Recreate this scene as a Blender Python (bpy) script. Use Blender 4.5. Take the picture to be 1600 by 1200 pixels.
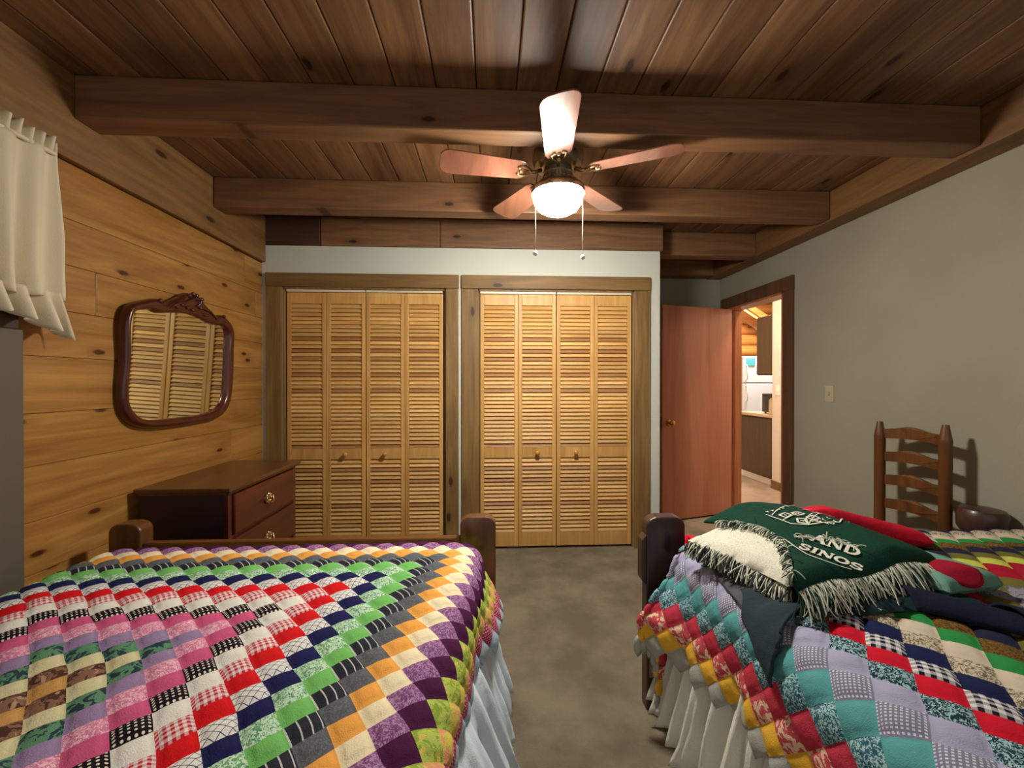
import bpy, bmesh, math, random
from mathutils import Vector, Matrix, noise
random.seed(7)
for o in list(bpy.data.objects): bpy.data.objects.remove(o)
SC = bpy.context.scene; COL = SC.collection
R = math.radians; PI = math.pi
# ---------------------------------------------------------------- camera
cam = bpy.data.objects.new('camera', bpy.data.cameras.new('camera')); COL.objects.link(cam)
cam.data.sensor_width = 36; cam.data.lens = 36 * 640 / 1600; cam.data.clip_start = .02
cam.location = (0, 0, 1.31); cam.rotation_euler = (R(90 - .27), 0, R(-2.8)); SC.camera = cam
# ---------------------------------------------------------------- world, light, exposure
w = bpy.data.worlds.new('world'); SC.world = w; w.use_nodes = True
w.node_tree.nodes['Background'].inputs[0].default_value = (1, .94, .86, 1)
w.node_tree.nodes['Background'].inputs[1].default_value = .33
def light(name, kind, loc, power, col, size=.1, rot=None, sy=None):
    l = bpy.data.lights.new(name, kind); l.energy = power; l.color = col
    if kind == 'AREA':
        l.size = size
        if sy: l.shape = 'RECTANGLE'; l.size_y = sy
    else: l.shadow_soft_size = size
    o = bpy.data.objects.new(name, l); COL.objects.link(o); o.location = loc
    if rot: o.rotation_euler = rot
    return o
LAMP = (1, .95, .86)
BOWL_EMIT = 150
light('kitchen_light', 'AREA', (3.0, 3.9, 2.85), 38, (1, .74, .55), .5)
light('kitchen_far_light', 'AREA', (4.2, 6.0, 2.9), 70, (1, .9, .8), .6)
vs = SC.view_settings; vs.view_transform = 'Standard'; vs.look = 'None'; vs.gamma = 1; vs.exposure = .95; vs.use_curve_mapping = False

# ================================================================ materials
class NT:
    def __init__(s, name):
        s.m = bpy.data.materials.new(name); s.m.use_nodes = True; s.t = s.m.node_tree
        s.b = s.t.nodes['Principled BSDF']
    def n(s, typ, **kw):
        x = s.t.nodes.new(typ)
        for k, v in kw.items(): setattr(x, k, v)
        return x
    def l(s, a, b): s.t.links.new(a, b)
    def put(s, sock, v):
        if hasattr(v, 'links') or hasattr(v, 'is_linked'): s.l(v, sock)
        else: sock.default_value = v
    def math(s, op, a, b=0.0, c=None):
        x = s.n('ShaderNodeMath', operation=op); s.put(x.inputs[0], a); s.put(x.inputs[1], b)
        if c is not None: s.put(x.inputs[2], c)
        return x.outputs[0]
    def mix(s, f, a, b, mode='MIX'):
        x = s.n('ShaderNodeMix', data_type='RGBA', blend_type=mode); s.put(x.inputs[0], f)
        s.put(x.inputs[6], a); s.put(x.inputs[7], b); return x.outputs[2]
    def ramp(s, f, stops):
        x = s.n('ShaderNodeValToRGB'); e = x.color_ramp.elements
        e[0].position, e[0].color = stops[0]; e[1].position, e[1].color = stops[-1]
        for p, c in stops[1:-1]: q = e.new(p); q.color = c
        s.l(f, x.inputs[0]); return x.outputs[0]
    def obj(s): return s.n('ShaderNodeTexCoord').outputs['Object']
    def uv(s): return s.n('ShaderNodeTexCoord').outputs['UV']
    def vscale(s, v, sc, off=None):
        x = s.n('ShaderNodeMapping'); s.l(v, x.inputs[0]); x.inputs[3].default_value = sc
        if off is not None: s.l(off, x.inputs[1])
        return x.outputs[0]
    def noise(s, v, scale, detail=3, rough=.55, dist=0):
        x = s.n('ShaderNodeTexNoise'); s.l(v, x.inputs['Vector']); x.inputs['Scale'].default_value = scale
        x.inputs['Detail'].default_value = detail; x.inputs['Roughness'].default_value = rough; x.inputs['Distortion'].default_value = dist
        return x.outputs[0]
    def bump(s, h, strength=.3, dist=.01):
        x = s.n('ShaderNodeBump'); x.inputs['Strength'].default_value = strength; x.inputs['Distance'].default_value = dist
        s.l(h, x.inputs['Height']); s.l(x.outputs[0], s.b.inputs['Normal'])
def c4(c): return (c[0], c[1], c[2], 1)
def h2(hexs):
    v = [int(hexs[i:i+2], 16) / 255 for i in (0, 2, 4)]
    return tuple((x / 12.92 if x < .04045 else ((x + .055) / 1.055) ** 2.4) for x in v) + (1,)

def wood(name, dark, lite, grain='X', rough=.5, knots=.5, island=.25, redv=0.0, gs=1.0, coat=0.0, knotsize=1.0, darkfrac=0.0, flat='Y'):
    N = NT(name); co = N.obj()
    rnd = N.n('ShaderNodeNewGeometry').outputs['Random Per Island']
    cx = N.n('ShaderNodeCombineXYZ')
    N.l(N.math('MULTIPLY', rnd, 37.0), cx.inputs[0]); N.l(N.math('MULTIPLY', rnd, 91.0), cx.inputs[1]); N.l(N.math('MULTIPLY', rnd, 53.0), cx.inputs[2])
    long, cross = 1.2 * gs, 14 * gs
    sc = {'X': (long, cross, cross), 'Y': (cross, long, cross), 'Z': (cross, cross, long)}[grain]
    v = N.vscale(co, sc, cx.outputs[0])
    n1 = N.noise(v, 1.0, 5, .6, 1.2); n2 = N.noise(v, 4.5, 3, .7, .3)
    f = N.math('ADD', N.math('MULTIPLY', n1, .75), N.math('MULTIPLY', n2, .25))
    base = N.ramp(f, [(.32, dark), (.5, tuple(.5 * a + .5 * b for a, b in zip(dark, lite))), (.66, lite)])
    # broad tone drift
    big = N.noise(N.vscale(co, {'X': (.8, 3, 3), 'Y': (3, .8, 3), 'Z': (3, 3, .8)}[grain], cx.outputs[0]), 1.0, 2)
    base = N.mix(N.math('MULTIPLY', big, .35), base, tuple(x * .55 for x in dark[:3]) + (1,))
    if knots > 0:
        ks = {'X': (2.2, 5.5, 5.5), 'Y': (5.5, 2.2, 5.5), 'Z': (5.5, 5.5, 2.2)}[grain]
        kk = tuple(0.0 if 'XYZ'[i_] == flat else q / knotsize for i_, q in enumerate(ks))
        sv = N.n('ShaderNodeSeparateXYZ'); N.l(N.vscale(co, kk, cx.outputs[0]), sv.inputs[0]); cv = N.n('ShaderNodeCombineXYZ')
        for q_, i_ in enumerate([i_ for i_ in range(3) if 'XYZ'[i_] != flat]): N.l(sv.outputs[i_], cv.inputs[q_])
        vo = N.n('ShaderNodeTexVoronoi', voronoi_dimensions='2D'); N.l(cv.outputs[0], vo.inputs['Vector']); vo.inputs['Scale'].default_value = 1
        d = N.math('ADD', vo.outputs['Distance'], N.math('MULTIPLY', N.noise(co, 60, 2), .035))
        sel = N.n('ShaderNodeSeparateColor'); N.l(vo.outputs['Color'], sel.inputs[0])
        on = N.math('LESS_THAN', sel.outputs[0], knots)
        k1 = N.n('ShaderNodeMapRange'); N.l(d, k1.inputs[0]); k1.inputs[1].default_value = .075; k1.inputs[2].default_value = .12; k1.inputs[3].default_value = 1; k1.inputs[4].default_value = 0
        k2 = N.n('ShaderNodeMapRange'); N.l(d, k2.inputs[0]); k2.inputs[1].default_value = .1; k2.inputs[2].default_value = .32; k2.inputs[3].default_value = .35; k2.inputs[4].default_value = 0
        kd = (dark[0]*.26, dark[1]*.18, dark[2]*.14, 1)
        base = N.mix(N.math('MULTIPLY', k2.outputs[0], on), base, tuple(x * .6 for x in dark[:3]) + (1,))
        base = N.mix(N.math('MULTIPLY', k1.outputs[0], on), base, kd)
    if island > 0:
        wn = N.n('ShaderNodeTexWhiteNoise', noise_dimensions='1D'); N.l(rnd, wn.inputs['W'])
        lo = 1 - island
        mr = N.n('ShaderNodeMapRange'); N.l(wn.outputs['Value'], mr.inputs[0]); mr.inputs[3].default_value = lo; mr.inputs[4].default_value = 1 + island * .35
        hv = N.n('ShaderNodeHueSaturation'); N.l(base, hv.inputs['Color']); N.l(mr.outputs[0], hv.inputs['Value']); base = hv.outputs[0]
        if darkfrac:
            sp = N.n('ShaderNodeSeparateColor'); N.l(wn.outputs['Color'], sp.inputs[0])
            isd = N.math('LESS_THAN', sp.outputs[1], darkfrac)
            base = N.mix(N.math('MULTIPLY', isd, .8), base, (.26, .105, .03, 1))
    N.l(base, N.b.inputs['Base Color']); N.b.inputs['Roughness'].default_value = rough
    if coat: N.b.inputs['Coat Weight'].default_value = coat; N.b.inputs['Coat Roughness'].default_value = .18
    N.bump(f, .25, .004); return N.m

def plain(name, col, rough=.6, metal=0, bump=0, bscale=200, emit=None, es=1, coat=0, trans=0):
    N = NT(name); co = N.obj(); n = N.noise(co, 9, 3)
    N.l(N.mix(N.math('MULTIPLY', n, .16), c4(col), tuple(x * .72 for x in col[:3]) + (1,)), N.b.inputs['Base Color'])
    N.b.inputs['Roughness'].default_value = rough; N.b.inputs['Metallic'].default_value = metal
    if coat: N.b.inputs['Coat Weight'].default_value = coat
    if emit: N.b.inputs['Emission Color'].default_value = c4(emit); N.b.inputs['Emission Strength'].default_value = es
    if bump: N.bump(N.noise(co, bscale, 3), bump, .004)
    return N.m

M = {}
M['plank_ceiling'] = wood('ceiling_wood', h2('5E3C24'), h2('98704A'), 'Y', .5, .22, .34, flat='Z')
M['beam'] = wood('beam_wood', h2('64432A'), h2('946A44'), 'X', .55, .26, .1, knotsize=.8)
M['beam_y'] = wood('beam_wood_long', h2('664624'), h2('926636'), 'Y', .55, .2, .12, flat='X')
M['pine_wall'] = wood('pine_wall_boards', h2('8E5A22'), h2('CC9850'), 'Y', .42, .42, .14, gs=.8, knotsize=.75, flat='X')
M['ledger'] = wood('ledger_wood', h2('74502C'), h2('9E7642'), 'Y', .55, .25, .1, flat='X')
M['trim_z'] = wood('closet_trim_upright', h2('6E5028'), h2('9C7A42'), 'Z', .6, .18, .12)
M['trim_x'] = wood('closet_trim_head', h2('6E5028'), h2('97733E'), 'X', .6, .15, .12)
M['dark_block'] = wood('dark_blocking', h2('3A2416'), h2('543522'), 'X', .6, .2, 0)
M['door_trim'] = wood('door_trim_wood', h2('4A3220'), h2('75502F'), 'Z', .6, .15, .1, flat='X')
M['jamb'] = wood('door_jamb_wood', h2('A0603A'), h2('C98455'), 'Z', .45, 0, .05)
M['veneer'] = wood('door_veneer', h2('AC6648'), h2('C8886A'), 'Z', .38, 0, 0, gs=.45, coat=.25)
M['louver'] = wood('louver_slat_wood', h2('C89048'), h2('EEC27A'), 'X', .6, 0, .24, darkfrac=.15)
M['stile'] = wood('louver_frame_wood', h2('C08A46'), h2('E2B268'), 'Z', .5, 0, .14)
M['cherry'] = wood('dark_cherry', h2('3C1810'), h2('6A2E1C'), 'Y', .32, 0, .05, coat=.3)
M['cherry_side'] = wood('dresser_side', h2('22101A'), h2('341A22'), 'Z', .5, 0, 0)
M['cherry_top'] = wood('dresser_top_wood', h2('4A2A18'), h2('6C4222'), 'Y', .3, 0, .0, coat=.3)
M['bed_wood'] = wood('bed_frame_wood', h2('4A2C14'), h2('7C5024'), 'Z', .35, .35, .1, coat=.3)
M['bed_wood_dark'] = wood('bed_frame_dark_wood', h2('33201A'), h2('55362A'), 'Z', .4, .35, .1, coat=.2)
M['bed_rail'] = wood('bed_rail_wood', h2('5A3216'), h2('8C5626'), 'X', .35, .3, .1, coat=.3)
M['mirror_frame'] = wood('mirror_frame_wood', h2('3A140A'), h2('5E2414'), 'Z', .3, 0, 0, coat=.4)
M['chair'] = wood('chair_wood', h2('4A280E'), h2('7A4A1C'), 'Z', .4, 0, .1, coat=.2)
M['blade'] = wood('fan_blade_wood', h2('7A4A3A'), h2('A06A54'), 'Y', .3, 0, 0, coat=1.0)
M['kitchen_cab'] = wood('kitchen_cabinet_wood', h2('46321A'), h2('604620'), 'Z', .5, 0, .05)
M['log'] = wood('kitchen_log_wood', h2('B8702C'), h2('E8A858'), 'X', .5, .3, .2)
M['kitchen_ceiling'] = wood('kitchen_ceiling_wood', h2('B06A2C'), h2('E0A054'), 'X', .5, .3, .2)
def drywall(name, col, col2):
    N = NT(name); co = N.obj()
    n = N.noise(co, 1.3, 3)
    N.l(N.ramp(n, [(.35, c4(col)), (.65, c4(col2))]), N.b.inputs['Base Color']); N.b.inputs['Roughness'].default_value = .85
    h = N.math('ADD', N.noise(co, 90, 3), N.math('MULTIPLY', N.noise(co, 28, 2), .8)); N.bump(h, .35, .004); return N.m
M['wall'] = drywall('textured_drywall', h2('928F7C'), h2('9B9884'))
M['wall_white'] = drywall('closet_drywall', h2('C0C2B4'), h2('CACBBE'))
M['kitchen_wall'] = drywall('kitchen_drywall', h2('D8CCBC'), h2('E2D8CA'))
def carpet(name, a, b):
    N = NT(name); co = N.obj()
    n = N.noise(co, 3.4, 4, .6); f = N.noise(co, 230, 3, .7)
    col = N.ramp(n, [(.38, c4(a)), (.62, c4(b))]); col = N.mix(N.math('MULTIPLY', f, .55), col, tuple(x * .5 for x in a[:3]) + (1,))
    st = N.n('ShaderNodeMapRange'); N.l(N.noise(co, 5.5, 3, .6), st.inputs[0]); st.inputs[1].default_value = .62; st.inputs[2].default_value = .72; st.inputs[4].default_value = .22
    col = N.mix(st.outputs[0], col, tuple(x * .6 for x in a[:3]) + (1,))
    N.l(col, N.b.inputs['Base Color']); N.b.inputs['Roughness'].default_value = .95
    N.b.inputs['Specular IOR Level'].default_value = .1
    N.bump(N.math('ADD', f, N.math('MULTIPLY', N.noise(co, 14, 3), 1.5)), .8, .012); return N.m
M['carpet'] = carpet('beige_carpet', h2('7E735F'), h2('A0947C'))
M['kitchen_floor'] = carpet('kitchen_floor', h2('B0A08C'), h2('C4B49E'))
M['brass'] = plain('brass', h2('C89A50'), .25, 1)
M['antique'] = plain('antique_brass', h2('D0B488'), .3, 1)
M['pewter'] = plain('fan_housing_pewter', h2('A09884'), .28, .85)
M['dark_metal'] = plain('dark_track', h2('2A221A'), .6, .3)
M['white_metal'] = plain('bifold_track', h2('D8CCB0'), .5, .1)
M['plastic'] = plain('switch_plastic', h2('B8AE90'), .5)
M['plastic_white'] = plain('white_plastic', h2('EFEAE0'), .5)
M['knob_white'] = plain('white_pull', h2('F2EEE4'), .35)
M['fridge'] = plain('fridge_enamel', h2('EEF2F6'), .3)
M['cyan'] = plain('cyan_paper', h2('58B4C4'), .6)
M['red_tin'] = plain('red_tin', h2('A02030'), .4)
M['box_paper'] = plain('carton', h2('CDB894'), .7)
M['counter'] = plain('countertop', h2('C8AE8C'), .35)
M['appliance'] = plain('dark_appliance', h2('3A3028'), .3)
M['mattress'] = plain('mattress_cloth', h2('C8C4BA'), .9)
M['curtain'] = plain('curtain_cotton', h2('D8CCB0'), .9, bump=.2)
M['grey_paint'] = plain('grey_casing', h2('5E574A'), .7, bump=.1)
M['dark_wood'] = plain('dark_sill', h2('3A2416'), .5)
M['knob_wood'] = plain('closet_knob_wood', h2('C08A3C'), .3, coat=.3)
M['glass_dark'] = plain('night_glass', h2('10100E'), .05)
m = NT('mirror_glass'); m.b.inputs['Metallic'].default_value = 1; m.b.inputs['Roughness'].default_value = .03; m.b.inputs['Base Color'].default_value = (.78, .80, .66, 1); M['mirror'] = m.m
m = NT('lamp_bowl'); m.b.inputs['Base Color'].default_value = (.9, .88, .8, 1); m.b.inputs['Emission Color'].default_value = c4(LAMP); m.b.inputs['Emission Strength'].default_value = BOWL_EMIT; M['bowl'] = m.m

def fabric(name, kind, a, b=None, c=None, n=5, w=.5, rot=0):
    a = c4(h2(a)); b = c4(h2(b)) if b else tuple(x * .8 for x in a[:3]) + (1,)
    N = NT(name); co = N.obj(); uv = N.uv(); s = N.n('ShaderNodeSeparateXYZ'); N.l(uv, s.inputs[0]); U, V = s.outputs[0], s.outputs[1]
    def fr(x, k): return N.math('FRACT', N.math('MULTIPLY', x, float(k)))
    if kind == 'solid': col = N.mix(N.math('MULTIPLY', N.noise(co, 30, 3), .3), a, b)
    elif kind == 'heather': col = N.mix(N.math('GREATER_THAN', N.noise(co, 260, 2), .55), a, b)
    elif kind == 'gingham':
        f = N.math('MULTIPLY', N.math('ADD', N.math('LESS_THAN', fr(U, n), .5), N.math('LESS_THAN', fr(V, n), .5)), .5); col = N.mix(f, a, b)
    elif kind == 'dots':
        du = N.math('SUBTRACT', fr(U, n), .5); dv = N.math('SUBTRACT', fr(V, n), .5)
        f = N.math('LESS_THAN', N.math('ADD', N.math('MULTIPLY', du, du), N.math('MULTIPLY', dv, dv)), w * w * .25); col = N.mix(f, a, b)
    elif kind == 'stripe': col = N.mix(N.math('LESS_THAN', fr(U if not rot else V, n), w), a, b)
    elif kind == 'lattice':
        f = N.math('MAXIMUM', N.math('LESS_THAN', fr(N.math('ADD', U, V), n), w), N.math('LESS_THAN', fr(N.math('SUBTRACT', U, V), n), w)); col = N.mix(f, a, b)
    elif kind == 'print': col = N.mix(N.math('GREATER_THAN', N.noise(co, 185, 2, .5, 1.2), w), a, b)
    elif kind == 'floral': col = N.mix(N.math('GREATER_THAN', N.noise(co, 42, 3, .6, 1.0), w), a, b)
    elif kind == 'houndstooth':
        f = N.math('LESS_THAN', N.math('ADD', N.math('LESS_THAN', fr(U, n), .5), N.math('LESS_THAN', fr(V, n), .5)), .5); col = N.mix(f, a, b)
    if c: col = N.mix(N.math('GREATER_THAN', N.noise(co, 60, 2, .5, .5), .62), col, c4(h2(c)))
    N.l(col, N.b.inputs['Base Color']); N.b.inputs['Roughness'].default_value = .9; N.b.inputs['Specular IOR Level'].default_value = .15
    N.bump(N.math('ADD', N.noise(co, 420, 2), N.math('MULTIPLY', N.noise(co, 24, 3), 3.0)), .35, .006)
    return N.m
F = {}
for k, args in {
 'lightblue': ('solid', 'A9BCCB'), 'pinklat': ('lattice', 'E6B4BE', 'A8305A'), 'yellowp': ('floral', 'D8C85A', 'E8A07A'), 'lime': ('floral', 'B2C45C', '8EA83E', 'DCC060'),
 'plum': ('solid', '4A1840', '380F30'), 'purplep': ('print', '7E4A78', 'B08AB0', None), 'cream': ('solid', 'F0E2BC', 'E4D2A4'), 'orange': ('solid', 'EDA850', 'E09A40'),
 'heather': ('heather', '5A5E62', '6C7074'), 'green': ('solid', '78C066', '66B056'), 'greenp': ('print', 'C8E2C4', '5E9E70'),
 'navy': ('solid', '1E2050', '181840'), 'red': ('solid', 'D8181E', 'C01018'), 'white': ('solid', 'E8E6DA', 'DCD8CA'), 'rose': ('solid', 'D05C84', 'C04E78'),
 'pinkp': ('print', 'D880A0', 'EEC0CC'), 'lav': ('solid', '9A84A8', '8C769C'), 'greenf': ('floral', '5E8E6A', '2E3C4A'), 'beige': ('solid', 'D8D0A4', 'CCC294'),
 'brownf': ('floral', '8A6450', '4E3428', 'B09078'), 'tan': ('solid', 'CC9C5A', 'C09050'),
 'greyw': ('solid', 'A8AAA0', '9C9E94'), 'mustard': ('solid', 'E8B43C', 'D8A02C'), 'pinkfl': ('floral', 'C8505A', 'ECC8A8'), 'crimson': ('solid', 'C23A4C', 'B02C40'),
 'teal': ('solid', '5AA0A0', '4A9090'), 'lavender': ('solid', 'A6A4BE', '9A98B4'), 'redr': ('solid', 'C8182C', 'B41024'), 'navyr': ('solid', '1A2248', '141A3A'),
 'creamr': ('solid', 'CEC0AA', 'C4B49E'), 'greenr': ('solid', '2E8A44', '267A3A'), 'brownr': ('print', '7A5A2A', '4E3816'), 'navyd': ('solid', '24263E', '1C1E34'),
 'olive': ('solid', '6E6A2E', '5E5A26'), 'limer': ('solid', 'C4C858', 'B4B848'), 'crimr': ('solid', 'A8182E', '981028'), 'beigep': ('print', 'C8BCA2', '6E6450'),
 'tealp': ('print', '2E6070', 'A8CCCC'), 'tealbf': ('print', '22343E', '9CC0C4'), 'slatep': ('floral', '8A8A8E', '5C5C64'),
 }.items():
    F[k] = fabric('cloth_' + k, *args[:2], args[2] if len(args) > 2 else None, args[3] if len(args) > 3 else None, w=.52)
F['stripe'] = fabric('cloth_charcoal_stripe', 'stripe', '2C2E38', 'C8C8C4', n=3.3, w=.14)
F['lattice'] = fabric('cloth_white_lattice', 'lattice', 'E4E2DC', '2A3048', n=3, w=.1)
F['gingham'] = fabric('cloth_red_gingham', 'gingham', 'EADCD8', 'C02030', n=5)
F['dots'] = fabric('cloth_black_dots', 'dots', '18141E', 'E8DCC8', n=6, w=.5)
F['ging_b'] = fabric('cloth_black_gingham', 'gingham', 'D8D6D4', '16182A', n=4)
F['hound'] = fabric('cloth_houndstooth', 'houndstooth', '7C7C90', 'D0CEDA', n=10)
F['throw_green'] = fabric('throw_green_weave', 'heather', '123C2C', '0F3326')
F['throw_cream'] = fabric('throw_cream_weave', 'heather', 'DAD8C6', 'C4C2AE')
F['throw_cream_y'] = fabric('cream_yarn', 'solid', 'D6D8C4', 'A8B09C')
F['throw_dark_y'] = fabric('dark_green_yarn', 'solid', '2A4438', '182A26')
F['fringe_black'] = fabric('charcoal_yarn', 'solid', '3A3E40', '202428')
F['greyblanket'] = fabric('grey_blanket_cloth', 'solid', '55585C', '46494E')
F['fleece'] = fabric('navy_fleece', 'solid', '16302F', '1A2230')
F['fleece_dark'] = fabric('dark_fleece', 'solid', '1A1C30', '14162A')
F['fleece_pale'] = fabric('pale_green_fleece', 'solid', '6E9A8A', '608C7C')
F['fleece_red'] = fabric('dark_red_fleece', 'solid', 'A0182E', '861226')
F['redcloth'] = fabric('red_cloth', 'solid', 'C81C34', 'B0142A')
F['skirt_blue'] = fabric('pale_blue_cotton', 'solid', 'D2E0EA', 'C4D4E0')
F['skirt_white'] = fabric('off_white_cotton', 'solid', 'DEDCD0', 'D2D0C4')

# ================================================================ mesh helpers
def link(name, me, mat, parent=None, smooth=False, bevel=0, kind=None):
    o = bpy.data.objects.new(name, me); COL.objects.link(o)
    for x in (mat if isinstance(mat, (list, tuple)) else [mat]): me.materials.append(x)
    if parent: o.parent = parent; o.matrix_parent_inverse = Matrix.Translation(-parent.location) if False else Matrix()
    if smooth:
        for p in me.polygons: p.use_smooth = True
    if bevel:
        b = o.modifiers.new('bevel', 'BEVEL'); b.width = bevel; b.segments = 2; b.limit_method = 'ANGLE'; b.angle_limit = R(40)
    if kind: o['kind'] = kind
    return o
class MB:
    def __init__(s): s.bm = bmesh.new()
    def box(s, x0, x1, y0, y1, z0, z1, mtx=None):
        m = Matrix.Translation(((x0+x1)/2, (y0+y1)/2, (z0+z1)/2)) @ Matrix.Diagonal((x1-x0, y1-y0, z1-z0, 1))
        if mtx is not None: m = mtx @ m
        bmesh.ops.create_cube(s.bm, size=1, matrix=m); return s
    def cyl(s, p0, p1, r0, r1=None, seg=20):
        p0, p1 = Vector(p0), Vector(p1); r1 = r0 if r1 is None else r1; d = p1 - p0
        m = Matrix.Translation((p0+p1)/2) @ d.to_track_quat('Z', 'Y').to_matrix().to_4x4()
        bmesh.ops.create_cone(s.bm, cap_ends=True, segments=seg, radius1=r0, radius2=r1, depth=d.length, matrix=m); return s
    def sph(s, p, r, seg=14, sc=(1, 1, 1)):
        bmesh.ops.create_uvsphere(s.bm, u_segments=seg, v_segments=seg//2+2, radius=r, matrix=Matrix.Translation(p) @ Matrix.Diagonal((*sc, 1))); return s
    def lathe(s, prof, mtx=Matrix(), seg=32):
        rings = []
        for r, z in prof:
            rings.append([s.bm.verts.new(mtx @ Vector((max(r, 1e-4)*math.cos(2*PI*i/seg), max(r, 1e-4)*math.sin(2*PI*i/seg), z))) for i in range(seg)])
        for a, b in zip(rings, rings[1:]):
            for i in range(seg): s.bm.faces.new((a[i], a[(i+1) % seg], b[(i+1) % seg], b[i]))
        for rg, fl in ((rings[0], True), (rings[-1], False)):
            if prof[0 if fl else -1][0] > .002: s.bm.faces.new(rg[::-1] if fl else rg)
        return s
    def tube(s, pts, r, seg=8, taper=None):
        pts = [Vector(p) for p in pts]; rings = []
        for i, p in enumerate(pts):
            d = (pts[min(i+1, len(pts)-1)] - pts[max(i-1, 0)]).normalized()
            a = d.orthogonal().normalized() if i == 0 else (pa - d * pa.dot(d)).normalized()
            pa = a; b = d.cross(a); rr = r if taper is None else r * taper[i]
            rings.append([s.bm.verts.new(p + (a*math.cos(2*PI*k/seg) + b*math.sin(2*PI*k/seg))*rr) for k in range(seg)])
        for A, B in zip(rings, rings[1:]):
            for k in range(seg): s.bm.faces.new((A[k], A[(k+1) % seg], B[(k+1) % seg], B[k]))
        s.bm.faces.new(rings[0][::-1]); s.bm.faces.new(rings[-1]); return s
    def prism(s, poly, fn, d0, d1):
        """poly 2D points; fn(u, v, d) -> xyz; extruded from d0 to d1"""
        A = [s.bm.verts.new(fn(u, v, d0)) for u, v in poly]; B = [s.bm.verts.new(fn(u, v, d1)) for u, v in poly]
        n = len(poly); s.bm.faces.new(A); s.bm.faces.new(B[::-1])
        for i in range(n): s.bm.faces.new((A[i], B[i], B[(i+1) % n], A[(i+1) % n]))
        return s
    def mesh(s, name):
        bmesh.ops.recalc_face_normals(s.bm, faces=s.bm.faces[:])
        me = bpy.data.meshes.new(name); s.bm.to_mesh(me); s.bm.free(); return me
    def go(s, name, mat, parent=None, smooth=False, bevel=0, kind=None):
        me = s.mesh(name); o = link(name, me, mat, parent, smooth, bevel, kind)
        if parent is not None: o.location = -Vector(WORLD.get(parent.name, (0, 0, 0)))
        if smooth == 'auto':
            for p in me.polygons: p.use_smooth = True
            me.set_sharp_from_angle(angle=R(38))
        return o
WORLD = {}
def thing(name, label, cat, loc=(0, 0, 0), group=None, kind=None):
    """an Empty at the base; meshes under it are written in world coordinates"""
    o = bpy.data.objects.new(name, None); COL.objects.link(o); o.location = loc; o.empty_display_size = .1
    o['label'] = label; o['category'] = cat
    if group: o['group'] = group
    if kind: o['kind'] = kind
    WORLD[o.name] = loc; return o
def tag(o, label, cat, group=None, kind=None):
    o['label'] = label; o['category'] = cat
    if group: o['group'] = group
    if kind: o['kind'] = kind
    return o
def sub(o_parent, mb, name, mat, smooth=False, bevel=0):
    """a sub-part: child of a part whose own location already undoes the thing's offset"""
    me = mb.mesh(name); o = link(name, me, mat, o_parent, bool(smooth), bevel)
    if smooth == 'auto': me.set_sharp_from_angle(angle=R(38))
    return o
def grid_mesh(name, P, uvs=None, mats=None, closed=False):
    pass

# ================================================================ room
XL, XR, ZC, YC, YB = -1.736, 2.38, 2.57, 3.19, 4.17
S = 'structure'
tag(MB().box(XL-.3, XR, -1.2, YB+.1, -.1, 0).go('floor', M['carpet'], kind=S), 'worn beige carpet on the bedroom floor', 'floor')
tag(MB().box(XR, 7.5, 1.0, 8, -.1, 0).go('floor', M['kitchen_floor'], kind=S), 'pale floor of the next room seen through the doorway', 'floor')
# ceiling: tongue-and-groove planks running away from the camera, one mesh
mb = MB(); wpl = .172; x = XL - .05
while x < XR + .2:
    for y0, y1 in ((-1.2, 4.3),):
        mb.box(x+.0015, x+wpl-.0015, y0, y1, ZC, ZC+.04)
    x += wpl
tag(mb.go('ceiling', M['plank_ceiling'], bevel=.006, kind=S), 'brown tongue-and-groove plank ceiling', 'ceiling')
tag(MB().box(XL-.3, XR+.3, -1.2, 4.4, ZC+.045, ZC+.12).go('ceiling', M['dark_block'], kind=S), 'roof deck above the planks', 'ceiling')
# left wall of wide pine boards, window opening between Y .55 and 1.5
mb = MB(); z = 2.21
WY0, WY1, WZ0, WZ1 = .50, 1.44, .95, 2.05
edges = [2.21, 1.98, 1.79, 1.60, 1.41, 1.19, .99, .78, .58, .38, .18, 0]
rr = random.Random(3)
for zt, zb in zip(edges, edges[1:]):
    segs = [(-1.2, 4.3)]
    if zb < WZ1 and zt > WZ0: segs = [(-1.2, WY0), (WY1, 4.3)]
    out = []
    for a, b in segs:
        cut = rr.uniform(a+.3, b-.3)
        if abs(zt-1.41) < .01 and b > 4: cut = 1.98
        out += [(a, cut), (cut, b)]
    for a, b in out: mb.box(XL-.05, XL, a+.0008, b-.0008, zb+.0006, zt-.0006)
tag(mb.go('wall_left', M['pine_wall'], bevel=.0025, kind=S), 'wide knotty pine board wall', 'wall')
tag(MB().box(XL-.12, XL-.055, -1.2, WY0, 0, 2.57).box(XL-.12, XL-.055, WY1, 4.3, 0, 2.57).box(XL-.12, XL-.055, WY0, WY1, 0, WZ0).box(XL-.12, XL-.055, WY0, WY1, WZ1, 2.57).go('wall_left', M['dark_block'], kind=S), 'sheathing behind the pine boards', 'wall')
tag(MB().box(XL-.05, XL+.028, -1.2, 3.19, 2.215, ZC).go('ceiling_beam', M['ledger'], bevel=.006, kind=S), 'long timber running along the top of the pine wall', 'beam')
# right wall with doorway
DY0, DY1, DZ = 3.22, 4.02, 2.045
tag(MB().box(XR, XR+.12, -1.2, DY0, 0, ZC).box(XR, XR+.12, DY1, YB+.1, 0, ZC).box(XR, XR+.12, DY0, DY1, DZ, ZC).go('wall_right', M['wall'], kind=S), 'textured grey-beige drywall with the doorway', 'wall')
tag(MB().box(XR-.15, XR-.001, -1.2, YB, 2.375, ZC).go('ceiling_beam', M['beam_y'], bevel=.006, kind=S), 'long timber along the top of the grey right wall', 'beam')
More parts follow.
